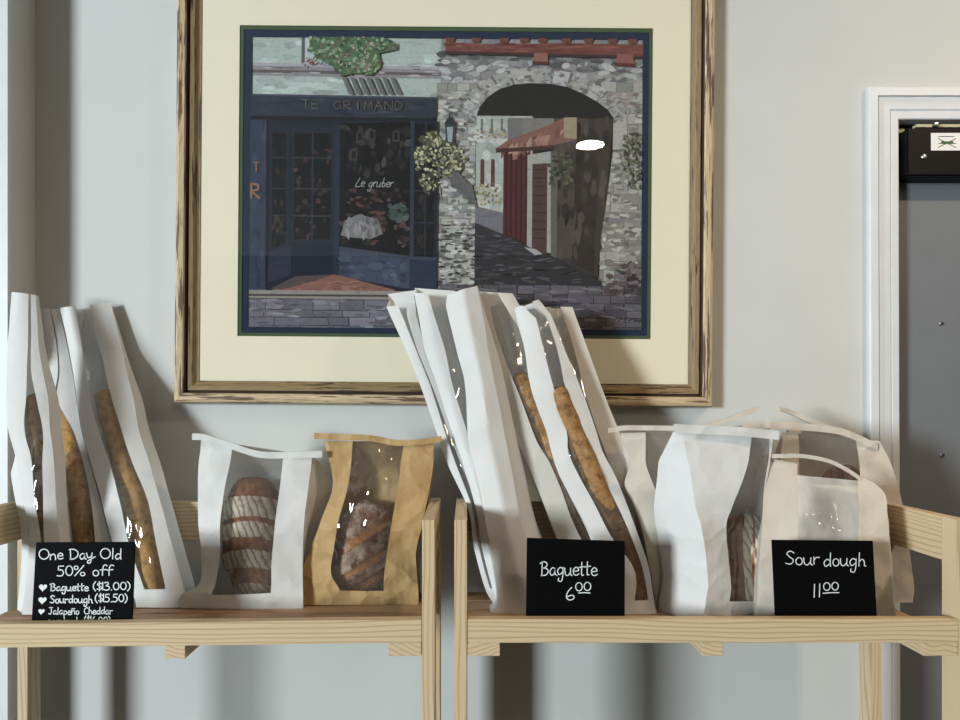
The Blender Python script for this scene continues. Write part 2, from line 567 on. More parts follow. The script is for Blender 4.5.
def crinkle(p, seed, amp):
    q = Vector(p) * 17 + Vector((seed * 3.1, seed * 1.7, seed))
    r = Vector(p) * 38 + Vector((seed, seed * 2.3, seed * .7))
    k = noise.noise(q) * amp + (abs(noise.noise(r)) - .25) * amp * .8
    kx = noise.noise(q + Vector((40, 11, 5))) * amp * .5
    return Vector((p[0] + kx, p[1] + k, p[2]))


WHITE_OPEN, TIED = 'open', 'tied'


def bag(name, label, cat, group, rows, ys, th, kind, mat, win=1, seed=1, amp=.0018, bl=None, br=None, raise_=0.0,
        bulge=.012, ridge=None, yaw=None, gus=.012, tie=None, filmmat=None, ymax=1.345, window=True, tiemat=None, film_cut=0):
    """rows bottom->top: (y left, y right, x0, x1, x2, x3) of the front face, taken at the depth ys gives"""
    S = sample(rows, 6, True)
    ybot = (rows[0][0] + rows[0][1]) / 2; ytop = (rows[-1][0] + rows[-1][1]) / 2
    nr = len(S)
    grid = []; info = []
    NP, NW = 5, 6
    for idx, (ri, r) in enumerate(S):
        yl, yr, x0, x1, x2, x3 = r
        s = min(1, max(0, (ybot - (yl + yr) / 2) / (ybot - ytop)))
        Y = ycurve(ys, s); t = ycurve(th, s)
        us = []
        for k in range(NP): us.append(lerp(x0, x1, k / NP))
        for k in range(NW): us.append(lerp(x1, x2, k / NW))
        for k in range(NP + 1): us.append(lerp(x2, x3, k / NP))
        row = []
        for x in us:
            u = (x - x0) / max(1e-6, x3 - x0)
            y = lerp(yl, yr, u)
            if ridge is not None:
                bb = u / ridge if u < ridge else (1 - u) / (1 - ridge)
            else: bb = math.sin(math.pi * min(1, max(0, u)))
            fade = 1 if kind == WHITE_OPEN else (1 - s ** 4)
            p = P(x, y, Y + (ycurve(yaw, s) * u if yaw else 0)); p.y -= bulge * bb * fade * min(1, s * 6 + .2)
            row.append(p)
        # back edge (left and right corners)
        fl_, fr_ = row[0], row[-1]
        dl = ycurve(bl, s) if bl else 0; drr = ycurve(br, s) if br else 0
        lift = raise_ * max(0, (s - .86) / .14) ** 1
        yb = min(ymax, Y + t); yr_ = min(ymax, Y + t + (ycurve(yaw, s) if yaw else 0))
        L = Vector((fl_.x - dl, yb, fl_.z + lift)); R = Vector((fr_.x + drr, yr_, fr_.z + lift))
        if ri < .01:
            # the bag stands on the slats
            zz = shelf_z((fl_.x + fr_.x) / 2) + .0008
            for p in row: p.z = max(zz, min(p.z, zz + .001))
            L.z = R.z = zz
        gl = (fl_ + L) / 2 + Vector((gus * (1 - s * .7), 0, 0)); gr = (fr_ + R) / 2 - Vector((gus * (1 - s * .7), 0, 0))
        if kind == TIED and s > .8:
            pass
        grid.append((row, [fl_, (fl_ + gl) / 2, gl, (gl + L) / 2, L], [fr_, (fr_ + gr) / 2, gr, (gr + R) / 2, R],
                     [L.lerp(R, k / 8) for k in range(9)], ri))
    zlow = min(p.z for p in grid[0][0])

    def C(p):
        q = crinkle(p, seed, amp)
        if q.z < zlow + .001: q.z = p.z
        q.y = min(q.y, ymax)
        return q
    root = empty(name, ((grid[0][0][0].x + grid[0][0][-1].x) / 2, grid[0][0][0].y + .02, zlow))
    tag(root, label, cat, group)

    def patch(rowsel, colsel, getter):
        V, Fc = [], []
        cols = list(colsel); rws = list(rowsel)
        for i in rws:
            src = getter(grid[i])
            for c in cols: V.append(C(src[c]))
        w = len(cols)
        for a in range(len(rws) - 1):
            for c in range(w - 1):
                k = a * w + c
                Fc.append((k, k + 1, k + w + 1, k + w))
        return V, Fc
    allr = range(nr)
    k0 = next(i for i, g in enumerate(grid) if g[4] >= win - 1e-6) if window else nr - 1
    parts = [patch(allr, range(0, NP + 1), lambda g: g[0]),
             patch(allr, range(NP + NW, NP + NW + NP + 1), lambda g: g[0]),
             patch(range(0, k0 + 1), range(NP, NP + NW + 1), lambda g: g[0]),
             patch(allr, range(5), lambda g: g[1]), patch(allr, range(5), lambda g: g[2]),
             patch(allr, range(9), lambda g: g[3])]
    g = grid[0]
    bot = [C(g[0][0]), C(g[0][-1]), C(g[3][-1]), C(g[3][0])]
    parts.append((bot, [(0, 1, 2, 3)]))
    V, Fc = [], []
    for v, f in parts:
        b0 = len(V); V += v; Fc += [tuple(i + b0 for i in q) for q in f]
    body = obj('paper_body', V, Fc, mat, root, weld=True)
    if window:
        v, f = patch(range(k0, nr - film_cut), range(NP, NP + NW + 1), lambda g: g[0])
        obj('film_window', v, f, filmmat or M['film'], root, weld=True)
    if tie:
        pts, hpx, Yt = tie
        pts3 = sample([tuple(p) for p in pts], 6)
        V, Fc = [], []
        for _, (x, y) in pts3:
            for dy, dY in ((0, 0), (hpx, 0), (hpx, .006), (0, .006)):
                p = P(x, y + dy, Yt); p.y += dY
                V.append(p)
        m = len(pts3)
        for i in range(m - 1):
            for k in range(4):
                j = (k + 1) % 4
                Fc.append((i * 4 + k, i * 4 + j, i * 4 + 4 + j, i * 4 + 4 + k))
        Fc.append((0, 1, 2, 3)); Fc.append(tuple((m - 1) * 4 + k for k in range(4)))
        obj('tin_tie', V, Fc, tiemat or mat, root, smooth=False)
    return root


def baguette(label, pts, r, group, mat, Yoff=0, seed=3):
    """pts: (px, py, Y) from bottom to top; a tapered scored stick of bread"""
    S = sample([tuple(P(*p)) for p in pts], 10)
    m = len(S); seg = 18
    V, Fc = [], []
    for i, (_, c) in enumerate(S):
        t = i / (m - 1)
        tap = min(1, (t * 9 + .04) ** .5, ((1 - t) * 9 + .04) ** .5)
        c = Vector(c)
        d = Vector(S[min(i + 1, m - 1)][1]) - Vector(S[max(i - 1, 0)][1]); d.normalize()
        ax = d.cross(Vector((0, 1, 0))); ax.normalize(); ay = d.cross(ax)
        for k in range(seg):
            a = 2 * math.pi * k / seg
            dirv = ax * math.cos(a) + ay * math.sin(a)
            wob = 1 + .10 * noise.noise(c * 30 + dirv * 1.2 + Vector((seed, seed, 0)))
            # diagonal scores on the face turned to the front
            face = max(0, -dirv.y)
            sc = math.sin(t * 26 + math.cos(a) * 1.5)
            wob += face * .10 * max(0, sc) - face * .05
            V.append(c + dirv * r * tap * wob)
    for i in range(m - 1):
        for k in range(seg):
            j = (k + 1) % seg
            Fc.append((i * seg + k, i * seg + j, (i + 1) * seg + j, (i + 1) * seg + k))
    Fc.append(tuple(range(seg))); Fc.append(tuple((m - 1) * seg + k for k in range(seg)))
    o = obj('baguette', V, Fc, mat, loc=V[0].lerp(V[seg // 2], .5))
    tag(o, label, 'baguette', group)
    return o


def loaf(label, px, py, Y, rx, ry, rz, mat, scores=None, lean=0, tiltx=0, seed=1, bands=None, pw=2.4, bandx=False):
    """upright oval loaf; rx, rz in pixels at depth Y, ry (depth) in metres"""
    c = P(px, py, Y); kx = Y / F
    rxm, rzm = rx * kx, rz * kx
    V, Fc = [], []; bandv = []
    NU, NV = 72, 96
    for j in range(NV + 1):
        ph = -math.pi / 2 + math.pi * j / NV
        for i in range(NU):
            a = 2 * math.pi * i / NU
            cz, sz = math.cos(ph), math.sin(ph)
            se = lambda v, e: math.copysign(abs(v) ** (2 / e), v)
            x = rxm * se(cz, pw) * se(math.cos(a), 2.1); y = ry * se(cz, pw) * se(math.sin(a), 2.0); z = rzm * se(sz, pw)
            w = 1 + .05 * noise.noise(Vector((x, y, z)) * 22 + Vector((seed, 0, 0)))
            bd = 0
            if bands:
                zz = z / rzm + .16 * (x / rxm) ** 2
                if bandx: zz = x / rxm - .25 * (z / rzm) ** 2 + .1
                for lo, hi in bands:
                    e = .035
                    k = max(0, min(1, (zz - lo) / e + .5)) * max(0, min(1, (hi - zz) / e + .5))
                    bd = max(bd, k)
                w += .045 * bd
            if scores:
                q = (x / rxm * .55 + z / rzm) if True else 0
                q = z / rzm - x / rxm * .45
                for s0, wd in scores:
                    dd = abs(q - s0) / wd
                    if dd < 1.6 and y < 0:
                        w -= .07 * max(0, 1 - dd); w += .05 * max(0, 1 - abs(dd - 1.2) / .4)
                        if dd < .9: bd = max(bd, 1 - dd * .6)
            V.append(Vector((c.x + x * w + lean * z, c.y + y * w + tiltx * z, c.z + z * w)))
            bandv.append(bd)
    for j in range(NV):
        for i in range(NU):
            k = (i + 1) % NU
            Fc.append((j * NU + i, j * NU + k, (j + 1) * NU + k, (j + 1) * NU + i))
    mats = [mat]; midx = None
    if scores:
        mats = [mat, M['score']]
        midx = [1 if sum(bandv[i] for i in q) / 4 > .3 else 0 for q in Fc]
    zmin = min(v.z for v in V)
    o = obj('sourdough_loaf', V, Fc, mats, loc=(c.x, c.y, zmin), midx=midx)
    if bands:
        at = o.data.attributes.new('band', 'FLOAT', 'POINT')
        at.data.foreach_set('value', bandv)
    tag(o, label, 'bread loaf', 'sourdough loaves')
    return o


def Yfoot(y, X):
    return (HC - shelf_z(X)) * F / (y - CY)


TH_W = [(0, .042), (.3, .042), (.58, .041), (.7, .034), (.85, .012), (1, .006)]
GL = 'baguette bags on the One Day Old rack'
GR = 'baguette bags on the Baguette rack'
GS = 'tied sourdough bags'
TH_O = [(0, .042), (.3, .040), (.62, .034), (.85, .016), (1, .008)]

# -- left rack
bag('baguette_bag', 'tall white paper baguette bag at the corner of the wall, narrowest window', 'bread bag', GL,
    [(607, 607, 22, 44, 53, 66), (596, 596, 24, 44, 52, 65), (541, 541, 29, 43, 46, 60), (500, 500, 23, 36.5, 45, 56), (462, 462, 17, 34, 44, 54),
     (430, 430, 8.5, 26.5, 43.5, 50), (400, 400, 6, 28, 38, 48), (372, 372, 7, 29, 33, 43), (340, 340, 8, 29.5, 32, 38), (292, 295, 11.5, 30, 32, 36)],
    [(0, 1.145), (.3, 1.148), (.55, 1.17), (1, 1.262)], [(0, .03), (.3, .03), (.6, .034), (1, .008)], WHITE_OPEN, M['tallpaper'], seed=2, filmmat=M['filmhi'], bl=[(0, .026), (.42, .034), (.56, .003), (1, .002)], bulge=.006, amp=.0012)
bag('baguette_bag', 'white paper baguette bag standing between two others behind the One Day Old sign', 'bread bag', GL,
    [(606, 606, 64, 80, 104, 132), (594, 594, 63, 79, 103, 128), (541, 541, 56, 75, 97, 111), (500, 500, 51, 70, 92, 100), (462, 462, 44, 64.6, 84, 90),
     (430, 430, 42, 60.5, 74, 81), (400, 400, 43, 56.5, 60, 76.5), (372, 372, 41, 60, 61.5, 72), (340, 340, 38, 58, 59, 66), (309, 309, 35.5, 52, 53, 59)],
    [(0, 1.195), (.3, 1.207), (.58, 1.285), (.85, 1.343), (1, 1.349)], [(0, .04), (.3, .036), (.58, .036), (.7, .03), (.85, .01), (1, .005)],  WHITE_OPEN, M['tallpaper'], seed=5, ymax=1.356, filmmat=M['filmhi'], bulge=.008, amp=.0012)
bag('baguette_bag', 'white paper baguette bag with wide clear window, right of the One Day Old sign', 'bread bag', GL,
    [(604, 601, 136, 147, 168, 187), (589, 588, 131, 145.5, 167, 184), (541, 541, 112, 131, 157.5, 171), (500, 500, 101, 122, 149, 160), (462, 462, 91, 112, 134, 149),
     (430, 430, 82, 101, 123.5, 139), (401, 401, 77.5, 93, 114.7, 134), (372, 372, 73, 88, 108, 127), (340, 340, 67, 83, 101.5, 120), (308, 303, 60, 78, 92, 111)],
    [(0, 1.18), (.3, 1.198), (.58, 1.268), (.85, 1.334), (1, 1.343)], TH_W,  WHITE_OPEN, M['tallpaper'], seed=9, ymax=1.356, bulge=.010, amp=.0012, filmmat=M['filmhi'], raise_=-.006)
baguette('brown baguette in the bag nearest the wall corner', [(48, 604, 1.163), (41, 541, 1.166), (39, 490, 1.172), (38, 450, 1.182), (36.5, 412, 1.2), (35, 394, 1.208)], .0165, 'baguettes', M['crust'], seed=3)
baguette('golden baguette in the middle bag behind the One Day Old sign', [(92, 604, 1.208), (85, 541, 1.222), (80, 490, 1.25), (72, 445, 1.289), (65.5, 412, 1.316), (62, 399, 1.325)], .0195, 'baguettes', M['crustgold'], seed=8)
baguette('golden baguette under shiny film right of the One Day Old sign', [(158, 600, 1.195), (145, 541, 1.213), (133, 490, 1.242), (119, 445, 1.276), (108, 405, 1.306), (104, 391, 1.316)], .0205, 'baguettes', M['crustgold'], seed=12)

YW = Yfoot(609, -.36)
bag('sourdough_bag', 'white tied paper bag with striped floury loaf, left of the brown bag', 'bread bag', GS,
    [(610, 608.5, 181, 214, 272, 303), (595, 591, 181, 213, 272, 303), (583, 580, 200, 217, 273, 302.5), (555, 555, 201, 221, 273.5, 302.5), (520, 520, 198.5, 222, 276.5, 305),
     (490, 490, 198, 225, 280, 308), (460, 464, 199, 231, 283, 311), (439, 456, 201, 233, 284, 312)],
    [(0, YW), (.5, YW - .004), (1, YW + .02)], [(0, .085), (.5, .085), (.85, .05), (1, .004)], TIED, M['paper'], seed=21, amp=.0025, bulge=.010,
    br=[(0, -.01), (.3, .012), (.7, .028), (1, .0)], tie=([(192, 433.5), (205, 434.5), (232, 443), (258, 451), (285, 452), (322, 451)], 6.5, YW + .014))
loaf('loaf with alternating floury and brown bands in the white tied bag', 254, 535, YW + .042, 30, .040, 58, M['banded'], seed=4,
     bands=[(-1.05, -.74), (-.46, -.16), (.05, .30), (.38, .72)], pw=2.6)

YK = Yfoot(605, -.15)
bag('sourdough_bag', 'brown kraft paper bag with clear window beside the rack post', 'bread bag', GS,
    [(605, 606, 303, 338, 384, 418), (589, 590, 302, 341, 384, 418), (572, 572, 302, 332, 385, 416.5), (547, 550, 311, 335, 388, 416), (520, 522, 321, 339, 392.5, 423),
     (488, 488, 332, 348, 398, 430), (463, 460, 330, 351.5, 401, 433), (441, 442, 324, 353, 404, 433)],
    [(0, YK), (.5, YK - .004), (1, YK + .018)], [(0, .055), (.5, .055), (.85, .035), (1, .004)], TIED, M['kraft'], seed=33, amp=.0030, bulge=.012,
    tie=([(314, 433), (345, 434), (372, 435.5), (398, 440), (425, 438.5), (441.5, 436)], 6.0, YK + .012), filmmat=M['filmhi'])
loaf('dark floury loaf with slanted scores in the brown kraft bag', 363, 548, YK + .026, 31, .028, 47, M['crustdark'], seed=7,
     scores=[(-.78, .11), (-.36, .10), (.28, .12)], lean=.06, pw=2.3)

# -- right rack, baguettes
THR = [(0, .032), (.3, .032), (.8, .026), (1, .018)]
bag('baguette_bag', 'white baguette bag leaning at the far left of the Baguette rack', 'bread bag', GR,
    [(603, 603, 493, 496, 500, 505), (588, 588, 485, 490, 496, 502), (548, 548, 474, 479, 487, 493), (510, 510, 468.5, 473, 479, 483), (464, 464, 447.5, 456, 461, 466), (435, 435, 437.5, 446, 450, 455),
     (385, 385, 420, 430, 432, 440), (350, 350, 406, 416, 417.5, 426), (315, 315, 390, 402, 407, 416), (307, 303, 386.5, 398, 407, 415)],
    [(0, 1.185), (.3, 1.2), (1, 1.285)], THR, WHITE_OPEN, M['tallpaper'], seed=41, amp=.0008, bulge=.004, raise_=.026, ymax=1.322)
bag('baguette_bag', 'white baguette bag wedged second from left on the Baguette rack', 'bread bag', GR,
    [(604, 604, 497, 503, 507, 512), (588, 588, 492, 500, 505, 510), (548, 548, 482, 490, 497, 505), (510, 510, 476, 484, 492, 500), (464, 464, 463, 474, 483, 491), (435, 435, 453, 468, 475, 481),
     (385, 385, 437, 452.5, 468, 474), (350, 350, 425, 445, 458, 466), (315, 315, 418.5, 434, 450, 458), (293, 296, 414, 428, 448, 455)],
    [(0, 1.172), (.3, 1.187), (1, 1.275)], THR, WHITE_OPEN, M['tallpaper'], seed=47, amp=.0008, bulge=.007, ridge=.28, raise_=.012, ymax=1.322)
bag('baguette_bag', 'widest plain white baguette bag, front face without window', 'bread bag', GR,
    [(614, 614, 491, 505, 540, 552), (602, 602, 498, 508, 540, 551), (560, 560, 492.5, 506, 530, 535), (520, 520, 485.5, 497, 515, 521), (480, 480, 478, 490, 507, 514), (440, 440, 469, 482, 498, 506),
     (385, 385, 465.5, 475, 488, 496), (350, 350, 457, 467, 480, 489), (305, 305, 446, 457, 471, 481), (295, 286, 447.5, 457, 469, 477)],
    [(0, Yfoot(613, .05)), (.3, 1.145), (1, 1.24)], [(0, .05), (.3, .045), (.8, .03), (1, .012)], WHITE_OPEN, M['tallpaper'], window=False, seed=53, amp=.0013, bulge=.011, ridge=.55,
    br=[(0, .028), (.3, .026), (.6, .02), (.8, .016), (1, .002)], gus=-.002, ymax=1.322)
bag('baguette_bag', 'baguette bag with shadowed film window, fourth from left on the Baguette rack', 'bread bag', GR,
    [(612, 612, 585, 600, 612, 622), (600, 600, 580, 597, 610, 620), (560, 560, 566, 590, 604, 616), (520, 520, 550, 572, 588, 599), (490, 490, 538, 561, 574, 584), (462, 462, 526, 549, 563, 572), (440, 440, 517, 536, 555, 563),
     (400, 400, 503, 521, 541, 551), (365, 365, 491, 507, 533, 540), (330, 330, 483, 495, 520, 534), (292, 294, 479, 486.5, 497, 513)],
    [(0, 1.165), (.3, 1.18), (1, 1.272)], THR, WHITE_OPEN, M['tallcream'], seed=59, amp=.0009, bulge=.004, raise_=.004, ymax=1.322)
bag('baguette_bag', 'white baguette bag with the speckled crust plainly showing, above right of the Baguette sign', 'bread bag', GR,
    [(614.5, 614.5, 612, 626, 648, 657), (600, 600, 610, 634, 648, 654), (568, 568, 603, 633, 642, 649), (535, 535, 591, 610, 630, 638), (500, 500, 573, 592, 614, 625), (475, 475, 560.6, 578, 602, 615), (452, 452, 552, 568, 588, 603),
     (430, 430, 546, 566, 582.5, 596), (391, 391, 532.5, 554, 566, 582), (350, 350, 526, 543, 557, 565), (323, 314, 518.5, 535, 545, 550.5), (308, 299.5, 515, 521.5, 532, 539)],
    [(0, Yfoot(614.5, .2)), (.3, 1.145), (1, 1.24)], THR, WHITE_OPEN, M['tallpaper'], seed=61, amp=.0011, bulge=.007, ymax=1.322, filmmat=M['filmhi'])
bag('baguette_bag', 'rightmost tall baguette bag, one creased strip against the picture', 'bread bag', GR,
    [(612, 612, 625, 632, 642, 654), (600, 600, 622, 630, 640, 652), (560, 560, 612, 620, 628, 645), (520, 520, 598, 606, 616, 635), (465, 465, 580, 592, 609, 631), (430, 430, 568, 580, 597, 618.5),
     (400, 400, 558, 570, 587, 606.5), (350, 350, 545, 556, 574, 588), (325, 325, 543, 552, 566.5, 579), (307, 307, 540, 551, 560, 572.5)],
    [(0, 1.165), (.3, 1.18), (1, 1.275)], THR, WHITE_OPEN, M['tallcream'], seed=67, amp=.0009, bulge=.003, ymax=1.322)
baguette('baguette glimpsed in the shadowed window of the fourth bag', [(604, 606, 1.185), (580, 535, 1.195), (559, 475, 1.208), (542, 430, 1.225), (525, 388, 1.242), (518, 372, 1.25)], .0155, 'baguettes', M['crust'], seed=16)
baguette('golden speckled baguette plainly seen above right of the Baguette sign', [(643, 607, 1.15), (636, 568, 1.155), (619, 530, 1.158), (599, 490, 1.165), (579, 445, 1.185), (561, 400, 1.205), (556, 387, 1.21)], .0185, 'baguettes', M['crust'], seed=19)

# -- right rack, sourdough bags
bag('sourdough_bag', 'narrow cream bag pinched between baguettes and large white bag', 'bread bag', GS,
    [(615, 615, 656, 663, 690, 712), (590, 590, 653.5, 662, 690, 712), (560, 560, 648, 661, 690, 712), (527, 527, 641.5, 661, 690, 712), (505, 505, 634, 660, 690, 712),
     (485, 485, 625, 653, 688, 711), (461, 461, 630, 645, 686, 709), (433, 431, 621, 645, 684, 708)],
    [(0, 1.165), (.5, 1.162), (1, 1.18)], [(0, .06), (.5, .06), (.85, .035), (1, .004)], TIED, M['cream'], seed=71, amp=.002, bulge=.006,
    bl=[(0, .016), (.3, .015), (.6, .004), (1, 0)], tie=([(609, 428), (625, 425.5), (650, 425.5), (690, 426), (706, 427)], 5, 1.174))
bag('sourdough_bag', 'large bright white bag with loaf showing at its clear right side', 'bread bag', GS,
    [(613, 613, 704, 728, 757, 762), (601, 601, 706, 729, 760, 762), (579, 579, 708, 730, 761, 763), (528, 528, 701, 725, 762, 764), (508, 508, 696, 731, 763, 765),
     (483, 483, 692, 741, 765, 767), (455, 455, 687, 749, 769, 771), (432, 438, 682, 752, 770, 774)],
    [(0, 1.085), (.5, 1.082), (1, 1.105)], [(0, .065), (.5, .065), (.85, .04), (1, .006)], TIED, M['paper'], seed=77, amp=.003, bulge=.004, yaw=[(0, .05), (.42, .05), (.62, .016), (1, .004)],
    bl=[(0, .050), (.5, .052), (.85, .035), (1, .012)], gus=-.010, tie=([(675, 424), (705, 425.5), (740, 427), (779, 431)], 9, 1.099), filmmat=M['filmhi'])
loaf('striped loaf behind film at the side of the large white bag', 747, 563, 1.146, 27, .024, 48, M['banded'], seed=9, pw=2.5, lean=-.05, bands=[(-.25, .08), (.16, .42), (.5, .9)], bandx=True)
bag('sourdough_bag', 'cream bag standing right behind the Sourdough sign', 'bread bag', GS,
    [(615, 615, 757, 790, 857, 896), (600, 600, 757, 791, 857, 895), (580, 580, 758, 792, 857, 893), (541, 541, 761, 795, 856, 890), (515, 515, 763, 796, 856, 887),
     (495, 495, 764, 796.5, 857, 885), (472, 482, 765, 797, 858, 873), (457, 477, 765, 797.5, 857, 862)],
    [(0, 1.09), (.5, 1.085), (1, 1.115)], [(0, .08), (.5, .085), (.85, .055), (1, .006)], TIED, M['cream'], seed=83, amp=.0025, bulge=.010,
    bl=[(0, -.036), (.8, -.034), (1, -.003)], br=[(0, .004), (.35, .036), (.6, .038), (.85, .02), (1, .004)], gus=-.008, raise_=-.03, film_cut=6,
    tie=([(765, 454.5), (785, 454), (802, 454), (827, 458.5), (846, 467), (861, 477)], 4, 1.110), filmmat=M['filmlit'])
loaf('loaf in the bag directly behind the Sourdough sign', 826, 577, 1.128, 33, .032, 48, M['crustdark'], seed=15)
bag('sourdough_bag', 'cream bag with broad top fold standing behind the Sourdough bag', 'bread bag', GS,
    [(600, 600, 778, 800, 860, 913), (585, 585, 778, 800, 860, 914), (540, 540, 778, 800, 860, 908), (507, 507, 778, 799, 860, 903), (470, 470, 780, 799, 859, 893), (445, 450, 782, 799, 857, 884), (432, 441, 783, 798, 855, 879)],
    [(0, 1.19), (.5, 1.188), (1, 1.2)], [(0, .045), (.5, .045), (.85, .03), (1, .004)], TIED, M['cream'], seed=89, amp=.0022, bulge=.006,
    tie=([(765, 421.5), (795, 423), (830, 426), (850, 431), (878, 444)], 7, 1.194), filmmat=M['filmhi'])
loaf('round crust showing above the fold of the Sourdough bag', 842, 529, 1.215, 27, .018, 66, M['crustdark'], seed=23)
bag('sourdough_bag', 'hindmost bag at the wall, slanting fold left of the door casing', 'bread bag', GS,
    [(588, 588, 790, 805, 850, 880), (575, 575, 790, 805, 850, 880), (520, 520, 790, 805, 850, 880), (460, 460, 790, 805, 845, 872), (425, 434, 789, 800, 838, 850)],
    [(0, 1.246), (.3, 1.243), (1, 1.27)], [(0, .006), (.3, .006), (.45, .03), (.85, .03), (1, .004)], TIED, M['cream'], seed=97, amp=.0015, bulge=.004,
    tie=([(781, 406.5), (790, 409), (812, 419), (848, 432)], 5, 1.262))
bag('sourdough_bag', 'bag hidden behind the large white bag, tie end sticking up', 'bread bag', GS,
    [(598, 598, 700, 712, 745, 772), (580, 580, 700, 712, 745, 772), (520, 520, 702, 712, 745, 772), (460, 460, 702, 712, 745, 772), (432, 420, 704, 714, 742, 770)],
    [(0, 1.19), (.5, 1.188), (1, 1.2)], [(0, .045), (.5, .045), (.85, .03), (1, .004)], TIED, M['cream'], seed=101, amp=.002, bulge=.005,
    tie=([(700, 426.5), (722, 420), (742, 412), (760, 406)], 5, 1.195))

# ------------------------------------------------------------------ handwritten price signs
def ell(cx, cy, rx, ry, n=18, a0=80):
    return [(cx + rx * math.cos(math.radians(a0) + 2 * math.pi * i / n), cy + ry * math.sin(math.radians(a0) + 2 * math.pi * i / n)) for i in range(n + 1)]


RAW = ('raw',)
G = {
    'O': (.85, [RAW, ell(.40, .5, .36, .48)]),
    'o': (.46, [RAW, ell(.2, .27, .18, .27)]),
    '0': (.56, [RAW, ell(.26, .48, .22, .46)]),
    'n': (.52, [[(0, .52), (.02, 0)], [(.02, .32), (.2, .54), (.36, .42), (.4, 0)]]),
    'e': (.48, [[(.05, .27), (.25, .3), (.4, .34), (.34, .52), (.18, .55), (.04, .35), (.08, .08), (.25, 0), (.43, .1)]]),
    'D': (.72, [[(.05, 1), (.08, 0)], [(-.03, .93), (.3, .97), (.6, .7), (.56, .3), (.3, .06), (.03, .02)]]),
    'a': (.52, [[(.38, .5), (.2, .55), (.03, .3), (.12, .02), (.3, .12), (.38, .48)], [(.38, .52), (.38, .12), (.5, .02)]]),
    'y': (.55, [[(0, .55), (.06, .2), (.2, .1), (.36, .3)], [(.4, .55), (.36, .1), (.28, -.35), (.1, -.42), (.08, -.22), (.4, .02), (.62, .2)]]),
    'l': (.26, [[(.1, 1), (.09, .4), (.08, 0)]]),
    'd': (.54, [[(.38, .42), (.2, .52), (.03, .26), (.14, 0), (.36, .18)], [(.42, 1), (.40, .3), (.42, 0)]]),
    '5': (.52, [[(.42, .98), (.1, .96)], [(.1, .96), (.08, .58)], [(.08, .58), (.3, .6), (.42, .33), (.28, .04), (.0, .06)]]),
    '%': (.78, [RAW, ell(.14, .78, .13, .17, 12), [(.64, 1), (.05, 0)], ell(.56, .18, .14, .17, 12)]),
    'f': (.42, [[(.46, .92), (.32, 1), (.2, .75), (.16, 0)], [(.02, .52), (.42, .56)]]),
    'B': (.58, [[(.08, 1), (.07, .5), (.06, 0)], [(-.06, .88), (.2, 1), (.42, .86), (.32, .62), (.1, .54)], [(.1, .54), (.4, .5), (.48, .25), (.3, .04), (.0, .02)]]),
    'g': (.52, [[(.38, .44), (.2, .54), (.03, .28), (.14, .02), (.36, .2)], [(.4, .54), (.38, -.1), (.28, -.45), (.08, -.4), (.1, -.22)]]),
    'u': (.54, [[(0, .54), (.04, .12), (.2, 0), (.36, .2)], [(.4, .54), (.39, .1), (.5, 0)]]),
    't': (.38, [[(.14, .95), (.12, .3), (.14, .02), (.26, .04)], [(-.06, .58), (.36, .64)]]),
    '(': (.3, [[(.22, 1.05), (.05, .7), (.04, .25), (.2, -.12)]]),
    ')': (.3, [[(.02, 1.05), (.2, .7), (.2, .25), (.02, -.12)]]),
    '$': (.56, [[(.38, .8), (.18, .9), (.06, .7), (.22, .5), (.38, .28), (.2, .06), (.02, .16)], [(.2, 1.08), (.2, -.1)], [(.46, 1.0), (.46, .02)]]),
    '3': (.5, [[(.04, .92), (.28, .98), (.34, .75), (.14, .55)], [(.14, .55), (.4, .42), (.38, .1), (.18, .0), (.0, .08)]]),
    '.': (.2, [[(.07, .02), (.10, .04)]]),
    'S': (.56, [[(.48, .86), (.26, 1), (.08, .82), (.22, .58), (.44, .34), (.3, .04), (.02, .1)]]),
    's': (.4, [[(.32, .48), (.16, .56), (.06, .44), (.16, .3), (.3, .16), (.18, .0), (.0, .06)]]),
    'r': (.4, [[(.02, .54), (.04, 0)], [(.04, .3), (.16, .5), (.34, .5)]]),
    'h': (.5, [[(.08, 1), (.06, .5), (.05, 0)], [(.05, .28), (.22, .5), (.36, .36), (.38, .05), (.46, 0)]]),
    'J': (.56, [[(.1, .98), (.52, 1)], [(.34, 1), (.33, .3), (.2, .02), (.02, .15)]]),
    'p': (.5, [[(.06, .54), (.05, -.4)], [(.05, .42), (.25, .54), (.4, .3), (.24, .02), (.05, .12)]]),
    '~': (.52, [[(0, .52), (.02, 0)], [(.02, .32), (.2, .54), (.36, .42), (.4, 0)], [(.0, .72), (.12, .82), (.26, .74), (.4, .84)]]),
    'c': (.46, [[(.4, .5), (.2, .58), (.04, .32), (.12, .03), (.42, .1)]]),
    'C': (.56, [[(.5, .8), (.3, .92), (.06, .6), (.1, .15), (.3, 0), (.52, .12)]]),
    '6': (.5, [[(.3, .98), (.1, .6), (.05, .2), (.2, 0), (.4, .14), (.34, .38), (.08, .26)]]),
    'L': (.6, [[(.3, 1), (.12, .5), (.05, .05), (.2, .02), (.6, .08)]]),
    'b': (.5, [[(.1, 1), (.07, .4), (.08, .03)], [(.08, .1), (.3, 0), (.4, .25), (.26, .46), (.08, .3)]]),
    '1': (.26, [[(.1, .98), (.09, .5), (.08, 0)]]),
    ' ': (.42, []),
}


